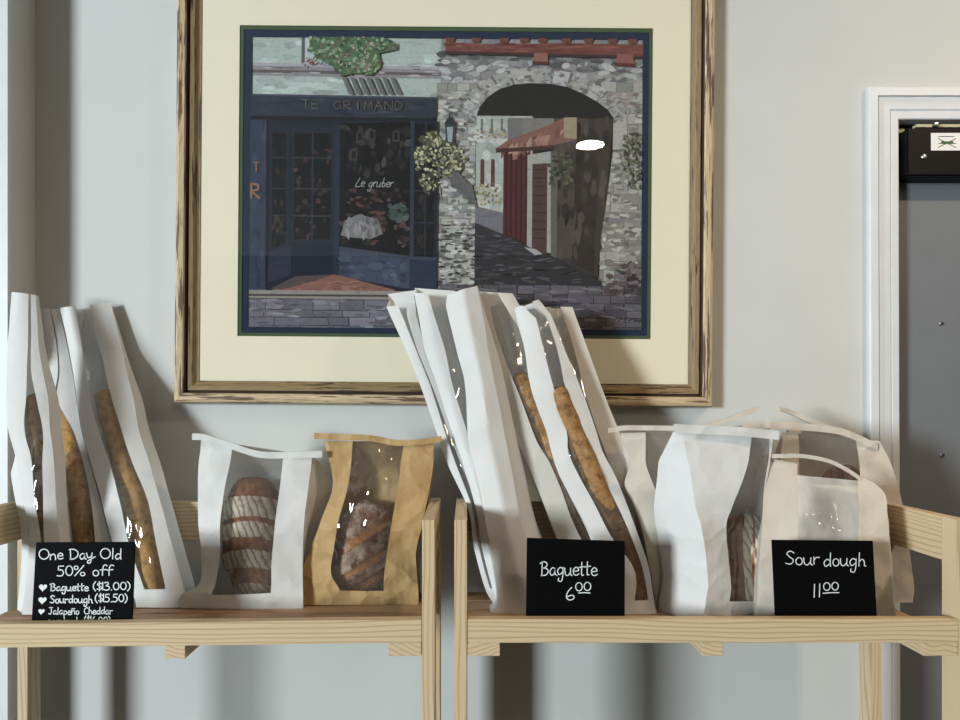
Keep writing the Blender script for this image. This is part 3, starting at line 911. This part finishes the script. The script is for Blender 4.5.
def write(text, x, yb, size, width, slope=0.0):
    """handwriting strokes in photo pixels: baseline starts at (x, yb), capitals 'size' px high, fitted to 'width' px"""
    adv = sum(G[c][0] for c in text)
    kx = width / adv
    out = []; cur = 0
    rnd = random.Random(hash(text) % 1000 if False else sum(map(ord, text)))
    for ch in text:
        w, strokes = G[ch]
        raw = False
        jy = rnd.uniform(-.04, .04)
        for st in strokes:
            if st is RAW: raw = True; continue
            pts = st if (raw or len(st) < 3) else [p for _, p in sample([tuple(p) for p in st], 5)]
            if len(pts) == 2: pts = [(lerp(pts[0][0], pts[1][0], t / 3), lerp(pts[0][1], pts[1][1], t / 3)) for t in range(4)]
            out.append([(x + (cur + p[0]) * kx, yb + slope * (cur + p[0]) * kx - (p[1] + jy) * size) for p in pts])
        cur += w
    return out


def heart(cx, cy, r):
    pts = []
    for i in range(28):
        t = 2 * math.pi * i / 28
        pts.append((cx + r * math.sin(t) ** 3 + .15 * r * math.cos(t), cy - r * (13 * math.cos(t) - 5 * math.cos(2 * t) - 2 * math.cos(3 * t) - math.cos(4 * t)) / 16))
    return pts


def sign(label, tl, tr, br, bl, Y, groups, hearts=(), X=0):
    """flat card standing on the slats just behind the lip; corners in photo pixels, the lower edge runs on down to the slats"""
    zfoot = shelf_z(P((bl[0] + br[0]) / 2, 600, Y).x) + .0003
    A, B, Cc, D = P(*tl, Y), P(*tr, Y), P(*br, Y), P(*bl, Y)

    def down(top, low):
        d = low - top
        t = (zfoot - top.z) / d.z
        return top + d * t
    Cc = down(B, Cc); D = down(A, D)
    root = empty('price_sign', ((D + Cc) / 2)); tag(root, label, 'price sign', 'handwritten price signs')
    TH = .0028
    V = [A, B, Cc, D] + [p + Vector((0, TH, 0)) for p in (A, B, Cc, D)]
    obj('card', V, [(0, 1, 2, 3), (7, 6, 5, 4), (0, 4, 5, 1), (1, 5, 6, 2), (2, 6, 7, 3), (3, 7, 4, 0)], M['slate'], root, smooth=False, bevel=.0004)
    # easel foot behind
    mid = (D + Cc) / 2
    box('easel_foot', (mid.x - .03, Y + TH, zfoot), (mid.x + .03, Y + TH + .022, zfoot + .003), M['slate'], root)
    for lines, wpx in groups:
        v, f = ribbon_geo(lines, wpx, lambda p: P(p[0], p[1], Y - .0003))
        obj('handwriting', v, f, M['chalk'], root, smooth=False)
    V, Fc = [], []
    for hx, hy, r in hearts:
        pts = [P(p[0], p[1], Y - .0003) for p in heart(hx, hy, r)]
        c = P(hx, hy, Y - .0003); b0 = len(V)
        V += [c] + pts
        m = len(pts)
        Fc += [(b0, b0 + 1 + i, b0 + 1 + (i + 1) % m) for i in range(m)]
    if V: obj('heart_bullets', V, Fc, M['chalk'], root, smooth=False)
    return root


l1 = write('One Day Old', 38.5, 559.5, 10.5, 84, -.006)
l2 = write('50% off', 57, 576, 10.5, 56, -.004)
l3 = write('Baguette', 50.5, 590.7, 7.4, 38.5) + write('($3.00)', 93, 590, 8, 38)
l4 = write('Sourdough', 50, 603, 7.6, 43) + write('($5.50)', 95, 602, 8, 33)
l5 = write('Jalape~o', 48.5, 614.5, 7.0, 31) + write('Cheddar', 84, 614, 7.0, 29)
l6 = write('sourdough', 48, 624.5, 7.6, 32) + write('($6.00)', 84, 624, 7.6, 27)
# the rack lip hides the lower part of the last line
sign('black sign reading One Day Old 50% off with heart bullets', (36, 542.5), (135, 542), (132.3, 618), (31.6, 619.5), 1.04,
     [(l1, 1.05), (l2, 1.05), (l3 + l4, 1.05), (l5 + l6, .85)], [(43, 587.5, 4.1), (42.5, 600.3, 4.1), (41.5, 611.5, 3.2)])
b1 = write('Baguette', 541, 575.3, 14, 57, .0)
b2 = write('6', 565.5, 600.5, 13, 10.5) + write('00', 575, 591, 9, 17) + [[(578.5, 593), (584, 592.6), (590, 593)]]
sign('black sign reading Baguette 6.00 in front of the long bags', (527, 538), (625, 541.3), (624.8, 616), (526, 616), 1.04, [(b1, .95), (b2, .95)])
s1 = write('Sour', 785.5, 564.5, 13.5, 35) + write('dough', 823.5, 566, 13.5, 43)
s2 = write('11', 812.5, 597.3, 13.5, 10.5) + write('00', 823, 590.5, 8.5, 16.5) + [[(823, 593.3), (830, 592.7), (839, 592.6)]]
sign('black sign reading Sourdough 11.00 in front of the cream bag', (772, 540), (873, 541), (877, 616), (775.3, 616), 1.04, [(s1, .9), (s2, .9)])

# ------------------------------------------------------------------ the framed street print
PY = WALL - .012
K = WALL / F * .993
PCX, PCY = 446.0, 182.0
FC = P(PCX - 1.5, PCY + .5, 1.35)


def Q(px, py, y):
    return Vector((FC.x + (px - PCX) * K, y, FC.z - (py - PCY) * K))


fx0, fx1, fy0, fy1 = 178.5, 711.0, -43.0, 404.5
root = empty('framed_print', Q((fx0 + fx1) / 2, fy1, WALL - .015))
tag(root, 'large framed print of a shop corner and stone archway, cream mat, worn wooden frame', 'framed picture')
fp = [(0, 0), (0, .020), (1.2, .027), (4, .029), (9, .028), (10, .0245), (11, .018), (13, .0205), (17, .019), (20, .014), (21.5, .013), (22.5, .0135)]
V, Fc, mi, UV = [], [], [], []
corners = [(fx0, fy1), (fx1, fy1), (fx1, fy0), (fx0, fy0)]
sgn = [(1, -1), (-1, -1), (-1, 1), (1, 1)]
m = len(fp)
for (cx, cy), (sx, sy) in zip(corners, sgn):
    for d, h in fp: V.append(Q(cx + sx * d, cy + sy * d, WALL - .001 - h))
uvs = []
dist = [0]
for i in range(1, m): dist.append(dist[-1] + math.hypot((fp[i][0] - fp[i - 1][0]) * K, fp[i][1] - fp[i - 1][1]))
for s in range(4):
    e = (s + 1) % 4
    ln = abs(corners[s][0] - corners[e][0]) * K + abs(corners[s][1] - corners[e][1]) * K
    for i in range(m - 1):
        Fc.append((s * m + i, e * m + i, e * m + i + 1, s * m + i + 1))
        mi.append(0 if i < 5 else (2 if i in (5, 6) else 1))
        uvs.append([(s * 3.1, dist[i]), (s * 3.1 + ln, dist[i]), (s * 3.1 + ln, dist[i + 1]), (s * 3.1, dist[i + 1])])
me = bpy.data.meshes.new('frame')
me.from_pydata([v - Vector(root.location) for v in V], [], Fc)
for mm in (M['frameout'], M['framein'], M['groove']): me.materials.append(mm)
uvl = me.uv_layers.new(name='UVMap')
for pol, u, k in zip(me.polygons, uvs, mi):
    pol.material_index = k
    for li, c in zip(pol.loop_indices, u): uvl.data[li].uv = c
fo = bpy.data.objects.new('frame', me); COL.objects.link(fo); fo.parent = root


def ring(name, o, i, yo, mat, depth=.0012):
    V = [Q(*p, yo) for p in ((o[0], o[1]), (o[2], o[1]), (o[2], o[3]), (o[0], o[3]))] + \
        [Q(*p, yo) for p in ((i[0], i[1]), (i[2], i[1]), (i[2], i[3]), (i[0], i[3]))]
    V += [v + Vector((0, depth, 0)) for v in V[4:]]
    Fc = []
    for k in range(4):
        j = (k + 1) % 4
        Fc.append((k, j, 4 + j, 4 + k)); Fc.append((4 + k, 4 + j, 8 + j, 8 + k))
    return obj(name, V, Fc, mat, root, smooth=False)


ring('mat_board', (fx0 + 20, fy0 + 20, fx1 - 20, fy1 - 20), (238.8, 27.0, 651.2, 337.2), WALL - .0128, M['mat'])
ring('green_liner', (237, 25.5, 653, 339), (242.6, 30.8, 647.8, 333.8), WALL - .0112, M['matgreen'])
ring('navy_liner', (241, 29, 650, 335), (250.6, 37.8, 641.6, 327.2), WALL - .0100, M['matnavy'])
v = [Q(fx0 + 21, fy0 + 21, WALL - .0140), Q(fx1 - 21, fy0 + 21, WALL - .0140), Q(fx1 - 21, fy1 - 21, WALL - .0140), Q(fx0 + 21, fy1 - 21, WALL - .0140)]
obj('glass_pane', v, [(0, 1, 2, 3)], M['glass'], root, smooth=False)

PV, PF, PC = [], [], []
rng = random.Random(5)
YP = WALL - .0080


def poly(pts, col):
    b0 = len(PV); y = YP - 1.5e-6 * len(PF)
    for p in pts:
        PV.append(Q(min(642, max(250, p[0])), min(328, max(37.4, p[1])), y))
    g = .3 * col[0] + .59 * col[1] + .11 * col[2]
    col = tuple(max(2, (g + (v - g) * .64) * .98) for v in col)
    PF.append(tuple(range(b0, b0 + len(pts)))); PC.append(lin(col))


def rect(x0, y0, x1, y1, c): poly([(x0, y0), (x1, y0), (x1, y1), (x0, y1)], c)


def jit(c, a):
    k = rng.uniform(-a, a)
    return tuple(max(3, min(250, v + k + rng.uniform(-a * .3, a * .3))) for v in c)


def inside(p, pts):
    x, y = p; r = False
    for i in range(len(pts)):
        (x0, y0), (x1, y1) = pts[i], pts[i - 1]
        if (y0 > y) != (y1 > y) and x < (x1 - x0) * (y - y0) / (y1 - y0) + x0: r = not r
    return r


def dabs(region, n, cols, w, h, a=14, ang=.3):
    xs = [p[0] for p in region]; ys = [p[1] for p in region]
    k = 0; guard = 0
    while k < n and guard < n * 20:
        guard += 1
        p = (rng.uniform(min(xs), max(xs)), rng.uniform(min(ys), max(ys)))
        if not inside(p, region): continue
        k += 1
        ww = w * rng.uniform(.5, 1.2); hh = h * rng.uniform(.5, 1.2); t = rng.uniform(-ang, ang)
        pts = []
        for i in range(7):
            q = 2 * math.pi * i / 7; rr = rng.uniform(.75, 1.1)
            x = math.cos(q) * ww * rr; y = math.sin(q) * hh * rr
            pts.append((p[0] + x * math.cos(t) - y * math.sin(t), p[1] + x * math.sin(t) + y * math.cos(t)))
        poly(pts, jit(rng.choice(cols), a))


def stones(x0, y0, x1, y1, bw, bh, col, a, mortar, clip=None):
    rect(x0, y0, x1, y1, mortar) if clip is None else None
    y = y0; r = 0
    while y < y1:
        hh = bh * rng.uniform(.8, 1.2); x = x0 - (bw * .5 if r % 2 else 0)
        while x < x1:
            ww = bw * rng.uniform(.7, 1.3)
            a0, a1 = max(x0, x + .5), min(x1, x + ww - .5); b0, b1 = max(y0, y + .4), min(y1, y + hh - .4)
            if a1 - a0 > 1 and b1 - b0 > 1 and (clip is None or inside(((a0 + a1) / 2, (b0 + b1) / 2), clip)):
                j = lambda: rng.uniform(-.5, .5)
                poly([(a0 + j(), b0 + j()), (a1 + j(), b0 + j()), (a1 + j(), b1 + j()), (a0 + j(), b1 + j())], jit(col, a))
            x += ww
        y += hh; r += 1


def arcp(cx, cy, rx, ry, a0, a1, n):
    return [(cx + rx * math.cos(math.radians(lerp(a0, a1, i / n))), cy - ry * math.sin(math.radians(lerp(a0, a1, i / n)))) for i in range(n + 1)]


def stroke(pts, w, col):
    for (xa, ya), (xb, yb) in zip(pts, pts[1:]):
        d = math.hypot(xb - xa, yb - ya) or 1
        nx, ny = -(yb - ya) / d * w / 2, (xb - xa) / d * w / 2
        poly([(xa + nx, ya + ny), (xb + nx, yb + ny), (xb - nx, yb - ny), (xa - nx, ya - ny)], col)


# plaster above the shop
rect(250, 37, 442, 97, (176, 190, 182))
dabs([(251, 38), (440, 38), (440, 95), (251, 95)], 60, [(186, 204, 196), (168, 182, 174), (196, 210, 204), (160, 168, 164)], 12, 3.5, 8, .1)
rect(300, 37, 303.5, 63, (96, 98, 104)); rect(303.5, 37, 306, 63, (200, 204, 206))
rect(368, 37, 370, 63, (120, 122, 126))
poly([(250, 63), (441, 66), (441, 78), (250, 76)], (150, 140, 146))
poly([(250, 63), (441, 66), (441, 69), (250, 66)], (176, 170, 178))
poly([(250, 70), (441, 72), (441, 75), (250, 73)], (104, 92, 92))
dabs([(251, 64), (440, 66), (440, 77), (251, 75)], 40, [(150, 138, 148), (122, 108, 112), (180, 172, 176)], 8, 1.0, 8, .05)
# red stone wall above the arch
stones(440, 37, 642, 100, 13, 7, (142, 140, 142), 16, (124, 122, 122))
dabs([(440, 52), (640, 56), (640, 70), (440, 66)], 50, [(96, 92, 94), (112, 106, 108)], 9, 3, 10, .1)
dabs([(441, 60), (641, 60), (641, 98), (441, 98)], 190, [(172, 170, 168), (148, 146, 148), (188, 186, 184), (124, 120, 122)], 7, 3, 12, .4)
# arch ring base and piers
stones(436, 82, 478, 290, 13, 8, (160, 158, 152), 22, (130, 126, 122))
stones(600, 80, 642, 292, 14, 10, (158, 152, 142), 20, (130, 124, 118))
dabs([(437, 90), (476, 90), (476, 285), (437, 285)], 300, [(184, 182, 174), (140, 136, 132), (200, 198, 190), (112, 108, 108)], 4.5, 2, 14, .3)
dabs([(604, 90), (641, 90), (641, 285), (598, 285)], 220, [(176, 170, 158), (140, 134, 126), (188, 184, 174), (120, 112, 108)], 5, 2.4, 12, .2)
dabs([(437, 225), (476, 225), (476, 290), (437, 290)], 90, [(92, 88, 86), (70, 66, 66), (190, 188, 180)], 4, 1.4, 12, .1)
# opening
archpts = [(475, 290), (475, 117), (479, 106), (487, 96), (499, 88), (513, 83.5), (530, 82), (550, 82.5), (566, 85.5), (582, 92), (596, 100), (607, 108), (612.5, 116), (612, 150), (606, 200), (600, 240), (598, 275), (602, 292)]
# voussoirs
inner = archpts[1:14]
for i in range(len(inner) - 1):
    (xa, ya), (xb, yb) = inner[i], inner[i + 1]
    c = (543, 150)
    def outp(x, y, k=1):
        d = math.hypot(x - c[0], y - c[1]); return (x + (x - c[0]) / d * 15 * k, y + (y - c[1]) / d * 15 * k)
    o1, o2 = outp(xa, ya), outp(xb, yb)
    poly([(xa, ya), (xb, yb), o2, o1], (112, 110, 110))
    t = .06
    poly([(lerp(xa, xb, t), lerp(ya, yb, t)), (lerp(xa, xb, 1 - t), lerp(ya, yb, 1 - t)), (lerp(o1[0], o2[0], .92), lerp(o1[1], o2[1], .92)), (lerp(o1[0], o2[0], .08), lerp(o1[1], o2[1], .08))], jit((178, 174, 170), 14))
ringr = arcp(543, 130, 84, 62, 10, 170, 14) + arcp(543, 130, 70, 47, 170, 10, 14)
dabs(ringr, 150, [(186, 182, 176), (150, 148, 146), (168, 164, 158), (128, 124, 122)], 4, 2, 14, .8)
poly(archpts, (46, 43, 42))
# far street seen through the arch
rect(475.5, 115, 532, 232, (176, 180, 172))
dabs([(476, 117), (530, 117), (505, 225), (476, 225)], 40, [(190, 194, 186), (160, 164, 158), (200, 202, 196)], 6, 5, 8, .3)
rect(507, 117, 522, 150, (120, 116, 114)); rect(522, 117, 560, 135, (132, 126, 120))
for wx in (480, 490, 500): rect(wx, 118, wx + 2.2, 133, (112, 112, 110))
for wx in (480, 490.5): 
    poly([(wx, 186)] + arcp(wx + 2, 161, 2, 3, 180, 0, 6) + [(wx + 4, 186)], (112, 58, 56))
dabs([(477, 128), (505, 128), (505, 138), (477, 138)], 36, [(150, 140, 96), (170, 130, 110), (112, 118, 84), (196, 176, 140)], 1.8, 1.6, 14)
dabs([(476, 183), (501, 183), (501, 204), (476, 204)], 60, [(150, 146, 100), (182, 172, 134), (112, 118, 84), (196, 176, 140)], 1.9, 1.8, 14)
poly([(475, 205), (503, 212), (503, 240), (475, 226)], (120, 116, 130))
# right inner dark passage
poly([(553, 117), (612, 117), (606, 200), (600, 240), (598, 276), (553, 262)], (72, 62, 52))
poly([(553, 117), (585, 117), (580, 260), (553, 255)], (84, 74, 62))
poly([(576, 135), (600, 120), (594, 272), (572, 262)], (62, 52, 46))
dabs([(556, 120), (608, 120), (596, 270), (556, 255)], 60, [(72, 64, 54), (88, 78, 66), (56, 48, 44)], 4, 9, 8, .15)
# red house
poly([(503, 150), (530, 148), (530, 243), (503, 233)], (104, 42, 44))
for k in range(5): poly([(505 + k * 5, 151), (507 + k * 5, 151), (507 + k * 5, 236 + k * 1.6), (505 + k * 5, 235 + k * 1.6)], (78, 32, 36))
poly([(527, 154), (550, 150), (551, 252), (527, 246)], (168, 166, 160))
poly([(532, 163), (547, 162), (547, 254), (532, 247)], (92, 62, 58))
for k in range(9): poly([(533, 168 + k * 8.5), (546, 167.5 + k * 8.7), (546, 168.6 + k * 8.7), (533, 169 + k * 8.5)], (62, 40, 40))
poly([(550, 150), (557, 150), (557, 258), (551, 255)], (104, 98, 92))
poly([(495, 148), (506, 140), (538, 128), (562, 117), (575, 117), (575, 139), (552, 144), (520, 149), (500, 151)], (150, 92, 76))
for k in range(26):
    t = rng.random(); x = lerp(500, 570, t); y0 = lerp(146, 118, t)
    poly([(x, y0 + rng.uniform(0, 10)), (x + 5, y0 - 2 + rng.uniform(0, 10)), (x + 5.5, y0 + 1 + rng.uniform(0, 16)), (x + .5, y0 + 3 + rng.uniform(0, 16))], jit(rng.choice([(176, 112, 92), (132, 76, 64), (186, 134, 112)]), 10))
poly([(495, 148), (552, 144), (552, 148), (496, 152)], (88, 52, 46))
poly([(563, 116), (576, 116), (576, 138), (563, 136)], (168, 146, 112))
dabs([(549, 156), (571, 150), (571, 182), (549, 186)], 70, [(74, 80, 58), (96, 98, 70), (56, 60, 46), (110, 106, 80)], 2.6, 2.2, 10)
# road
poly([(475, 222), (500, 232), (530, 246), (560, 258), (602, 280), (602, 300), (475, 300)], (58, 55, 60))
dabs([(476, 226), (500, 234), (556, 260), (600, 284), (600, 300), (476, 300)], 130, [(66, 62, 68), (50, 47, 52), (80, 76, 82), (92, 88, 94)], 8, 1.2, 8, .25)
poly([(524, 246), (536, 248), (543, 253), (535, 254)], (168, 164, 168))
rect(250, 296, 642, 328, (92, 88, 98))
stones(440, 284, 642, 328, 20, 8, (96, 88, 98), 14, (64, 58, 68))
dabs([(440, 286), (640, 288), (640, 328), (440, 328)], 110, [(112, 104, 116), (84, 78, 88), (72, 66, 76), (124, 116, 126)], 10, 1.3, 10, .2)
dabs([(612, 262), (641, 262), (641, 296), (606, 292)], 50, [(98, 82, 84), (126, 112, 112), (74, 62, 66)], 5, 3, 10, .3)
# roof beam and brackets
for x in (444, 470, 498, 518, 536, 560, 582, 606, 626): poly([(x, 37), (x + 10, 37), (x + 8, 42), (x + 1, 42)], (132, 66, 58))
poly([(443, 42), (500, 44), (560, 42), (642, 43), (642, 54), (560, 53), (500, 52), (445, 51)], (138, 66, 56))
dabs([(444, 43), (641, 43.5), (641, 52), (444, 50)], 50, [(156, 82, 70), (122, 56, 48), (146, 72, 60)], 11, 1.2, 8, .04)
poly([(443, 51), (642, 54), (642, 57), (443, 54)], (78, 54, 54))
poly([(533, 52), (546, 52), (547, 64), (531, 63)], (166, 96, 80)); poly([(531, 60), (547, 61), (547, 64), (531, 63)], (112, 54, 48))
poly([(616, 52.5), (631, 52.5), (634, 65), (613, 64)], (160, 90, 76)); poly([(613, 61), (634, 62), (634, 65), (613, 64)], (112, 54, 48))
# shop front
poly([(250, 95), (436, 97), (436, 118), (430, 122), (250, 121)], (50, 58, 78))
poly([(250, 95), (436, 97), (436, 99), (250, 97)], (74, 80, 96))
poly([(250, 117), (436, 118), (432, 122), (250, 121)], (32, 36, 48))
dabs([(262, 99), (420, 100), (420, 117), (262, 116)], 50, [(54, 62, 82), (46, 54, 74), (62, 68, 86)], 12, 2, 6, .05)
rect(250, 121, 437, 290, (36, 42, 60))
rect(250, 121, 267, 292, (54, 66, 92))
dabs([(251, 122), (266, 122), (266, 288), (251, 288)], 30, [(58, 70, 98), (48, 60, 84), (64, 74, 98)], 3, 9, 6, .1)
rect(266, 121, 269, 290, (30, 36, 52))
# recessed side window, door, big window
poly([(270, 126), (288, 128), (288, 248), (270, 254)], (40, 47, 66)); poly([(272, 134), (286, 134), (286, 244), (272, 250)], (30, 28, 32))
rect(292, 126, 333, 275, (40, 47, 66)); rect(294, 134, 331, 240, (28, 27, 31))
rect(293, 244, 332, 276, (33, 40, 62))
dabs([(295, 150), (330, 150), (330, 238), (295, 238)], 60, [(40, 36, 38), (62, 48, 46), (28, 30, 32), (52, 56, 52), (84, 52, 50)], 3, 3, 10)
dabs([(273, 140), (285, 140), (285, 242), (273, 246)], 24, [(46, 42, 42), (62, 52, 48)], 2, 4, 8)
for y in (158, 189, 216): rect(272, y, 286, y + 1.2, (56, 62, 80)); rect(294, y, 331, y + 1.4, (56, 62, 80))
rect(311.5, 134, 313.2, 240, (50, 56, 74)); rect(334, 126, 339.5, 280, (44, 52, 74))
poly([(340, 124), (410, 122), (410, 256), (340, 248)], (26, 25, 29))
dabs([(342, 128), (408, 126), (408, 175), (342, 175)], 60, [(44, 40, 42), (58, 52, 52), (34, 32, 36), (72, 66, 64)], 4, 5, 8, .2)
for x, y in ((356, 132), (368, 130), (392, 131), (350, 150)): rect(x, y, x + 7, y + 11, (66, 62, 62)); rect(x + 1.5, y + 1.5, x + 5.5, y + 9, (34, 33, 36))
dabs([(342, 190), (408, 190), (408, 246), (342, 244)], 110, [(64, 44, 42), (44, 36, 38), (86, 62, 54), (30, 30, 33), (100, 60, 56)], 4, 2.5, 10, .3)
dabs([(388, 205), (408, 205), (408, 222), (388, 220)], 20, [(58, 84, 80), (72, 98, 92)], 4, 3, 8)
poly([(345, 221), (356, 216), (361, 214), (366, 217), (378, 219), (383, 234), (372, 239), (352, 238), (341, 236)], (126, 122, 124))
dabs([(345, 220), (378, 220), (380, 236), (344, 236)], 36, [(150, 146, 148), (104, 100, 106), (136, 132, 134)], 2, 6, 8, .3)
rect(410, 121, 414, 290, (52, 60, 84))
poly([(414, 124), (436, 124), (436, 257), (414, 256)], (27, 26, 30))
dabs([(415, 128), (435, 128), (435, 252), (415, 252)], 30, [(46, 44, 46), (60, 50, 48), (36, 34, 38)], 3, 6, 8)
for y in (159, 190, 222): rect(414, y, 436, y + 1.3, (52, 58, 78))
rect(424.5, 124, 426, 256, (48, 54, 72)); rect(434.5, 121, 437.5, 290, (38, 44, 60))
poly([(340, 247), (410, 256), (437, 257), (437, 262), (410, 261), (340, 252)], (64, 72, 96))
poly([(340, 251), (410, 260), (410, 289), (340, 277)], (66, 76, 106))
dabs([(342, 254), (408, 262), (408, 286), (342, 276)], 30, [(74, 86, 118), (58, 68, 96), (84, 94, 122)], 7, 4, 7, .1)
poly([(410, 260), (437, 260), (437, 290), (410, 290)], (48, 58, 86))
poly([(269, 254), (292, 246), (292, 276), (269, 284)], (46, 55, 78))
# doorstep
poly([(271, 292), (300, 278), (334, 275), (345, 277), (396, 290), (396, 293), (271, 293)], (152, 90, 74))
poly([(271, 290), (296, 277), (334, 275), (312, 283), (284, 290)], (92, 74, 70))
dabs([(300, 283), (345, 279), (385, 290), (290, 291)], 30, [(164, 100, 82), (140, 80, 68), (170, 112, 92)], 8, 1.2, 8, .1)
poly([(250, 291), (440, 291), (440, 300), (250, 299)], (150, 140, 130))
poly([(250, 295), (440, 295), (440, 297), (250, 297)], (78, 70, 68))
stones(250, 300, 440, 328, 24, 9, (116, 112, 128), 14, (70, 66, 76))
dabs([(251, 301), (438, 301), (438, 328), (251, 328)], 70, [(130, 124, 142), (104, 100, 116), (92, 88, 102), (142, 138, 152)], 8, 1.6, 8, .1)
# window box of flowers with its slanting shade
for k in range(7):
    x = 341 + k * 8
    poly([(x, 78), (x + 4, 78), (x + 12, 95), (x + 7, 95)], (112, 112, 114))
bush = [(309, 38), (380, 38), (396, 44), (396, 50), (378, 54), (380, 66), (370, 76), (352, 74), (342, 77), (330, 66), (318, 60), (308, 52)]
poly(bush, (84, 116, 76))
dabs(bush, 260, [(104, 140, 88), (76, 108, 68), (130, 164, 108), (62, 88, 60), (150, 180, 128)], 2.6, 1.8, 12, 1.5)
dabs(bush, 44, [(190, 84, 90), (206, 120, 124), (170, 60, 70)], 1.3, 1.1, 10, 1.5)
dabs([(300, 58), (322, 60), (322, 68), (300, 68)], 14, [(176, 66, 78), (120, 90, 86)], 1.6, 1.2, 10)
# lantern and yellow bush with its shade on the pier
stroke([(449, 113), (449, 118)], 1.4, (44, 44, 48))
poly([(443, 124), (449, 116), (456, 124)], (52, 54, 60)); poly([(444, 124), (455, 124), (453, 145), (446, 145)], (66, 72, 82)); poly([(446, 127), (452.5, 127), (451.5, 142), (447.5, 142)], (150, 166, 172))
for k in range(9): stroke([(446 + k * 3, 160 + k * 3), (452 + k * 3, 186 + k * 2.5)], 2.2, (104, 102, 104))
shrub = [(430, 128), (440, 133), (444, 142), (460, 148), (466, 158), (458, 172), (446, 178), (436, 190), (428, 194), (420, 184), (416, 168), (414, 150), (422, 138)]
dabs(shrub, 60, [(70, 72, 54), (88, 88, 60)], 4.5, 4, 10, 1.5)
dabs(shrub, 230, [(164, 160, 104), (190, 186, 130), (128, 126, 82), (96, 96, 66), (206, 202, 154)], 2.0, 1.5, 12, 1.5)
stroke([(436, 176), (440, 200)], 1.2, (80, 70, 60))
vine = [(622, 134), (641, 130), (641, 190), (630, 186), (620, 166)]
dabs(vine, 90, [(96, 98, 76), (126, 126, 98), (74, 76, 60), (150, 148, 120)], 2.4, 1.9, 10, 1.5)
# worn gilt lettering on the fascia, letters on the pilaster, script on the window
gold = (104, 90, 80)
for s, x, y, h, w in (('TE', 301, 110, 10, 15), ('GRIMAND', 332, 111.5, 10.5, 72)):
    pass
LET = {'T': [[(0, 1), (1, 1)], [(.5, 1), (.5, 0)]], 'E': [[(0, 0), (0, 1), (1, 1)], [(0, .5), (.8, .5)], [(0, 0), (1, 0)]],
       'G': [[(1, .8), (.5, 1), (0, .5), (.5, 0), (1, .2), (1, .45), (.6, .45)]], 'R': [[(0, 0), (0, 1), (.8, .9), (.8, .6), (0, .5), (1, 0)]],
       'I': [[(.5, 0), (.5, 1)]], 'M': [[(0, 0), (.1, 1), (.5, .3), (.9, 1), (1, 0)]], 'A': [[(0, 0), (.5, 1), (1, 0)], [(.2, .4), (.8, .4)]],
       'N': [[(0, 0), (0, 1), (1, 0), (1, 1)]], 'D': [[(0, 0), (0, 1), (.7, .9), (1, .5), (.7, .1), (0, 0)]]}


def caps(text, x, yb, h, w, pitch, col, wd):
    for i, ch in enumerate(text):
        for st in LET[ch]:
            stroke([(x + i * pitch + p[0] * w, yb - p[1] * h) for p in st], wd, jit(col, 14))


caps('TE', 302, 109.5, 8.5, 6.5, 9.5, gold, 1.1)
caps('GRIMAND', 333, 110.5, 8.5, 7.5, 10.3, gold, 1.1)
caps('T', 253.5, 173, 9, 6, 0, (140, 98, 76), 1.6)
caps('R', 251.6, 200, 15, 9, 0, (150, 96, 66), 2.4)
for ln in write('Le gruber', 355, 187.5, 9, 38): stroke([(x + (187.5 - y) * .3, y) for x, y in ln], .75, (170, 166, 164))
for k in range(4): stroke([(616 + k * 5, 320), (619 + k * 5, 317 + k % 2)], .7, (130, 122, 130))
me = bpy.data.meshes.new('print')
me.from_pydata([v - Vector(root.location) for v in PV], [], PF)
me.materials.append(M['paint'])
ca = me.color_attributes.new('paint', 'FLOAT_COLOR', 'CORNER')
li = 0
for pol, c in zip(me.polygons, PC):
    for l_ in pol.loop_indices: ca.data[l_].color = c
po = bpy.data.objects.new('print', me); COL.objects.link(po); po.parent = root
root.rotation_euler = (0, math.radians(.45), 0)

# ------------------------------------------------------------------ light
w = bpy.data.worlds.new('World'); SC.world = w; w.use_nodes = True
bg = w.node_tree.nodes['Background']
bg.inputs[0].default_value = (1.0, .80, .60, 1); bg.inputs[1].default_value = .04
# daylight from the shop window to the left, behind the camera
ld = bpy.data.lights.new('shop_window_daylight', 'AREA'); ld.shape = 'RECTANGLE'; ld.size = 1.2; ld.size_y = 1.45; ld.energy = 640; ld.color = (.84, .95, 1.0)
lo = bpy.data.objects.new('shop_window_daylight', ld); COL.objects.link(lo); lo.location = (-5.65, -3.92, 1.9)
d = Vector((-.1, 1.3, 1.4)) - lo.location
lo.rotation_euler = d.to_track_quat('-Z', 'Y').to_euler()

# ------------------------------------------------------------------ camera
cd = bpy.data.cameras.new('camera'); cam = bpy.data.objects.new('camera', cd); COL.objects.link(cam)
cam.location = (0, 0, HC); cam.rotation_euler = (math.pi / 2, 0, 0)
cd.sensor_width = 36; cd.sensor_fit = 'HORIZONTAL'; cd.lens = F / 960 * 36
cd.shift_x = (480 - CX) / 960; cd.shift_y = (CY - 360) / 960
cd.clip_start = .01
SC.camera = cam
SC.cycles.use_denoising = True
SC.cycles.transparent_max_bounces = 16
SC.cycles.max_bounces = 8
SC.cycles.diffuse_bounces = 2
SC.cycles.sample_clamp_indirect = 6
SC.view_settings.view_transform = 'Standard'; SC.view_settings.look = 'None'
SC.view_settings.exposure = 0; SC.view_settings.gamma = 1; SC.view_settings.use_curve_mapping = False
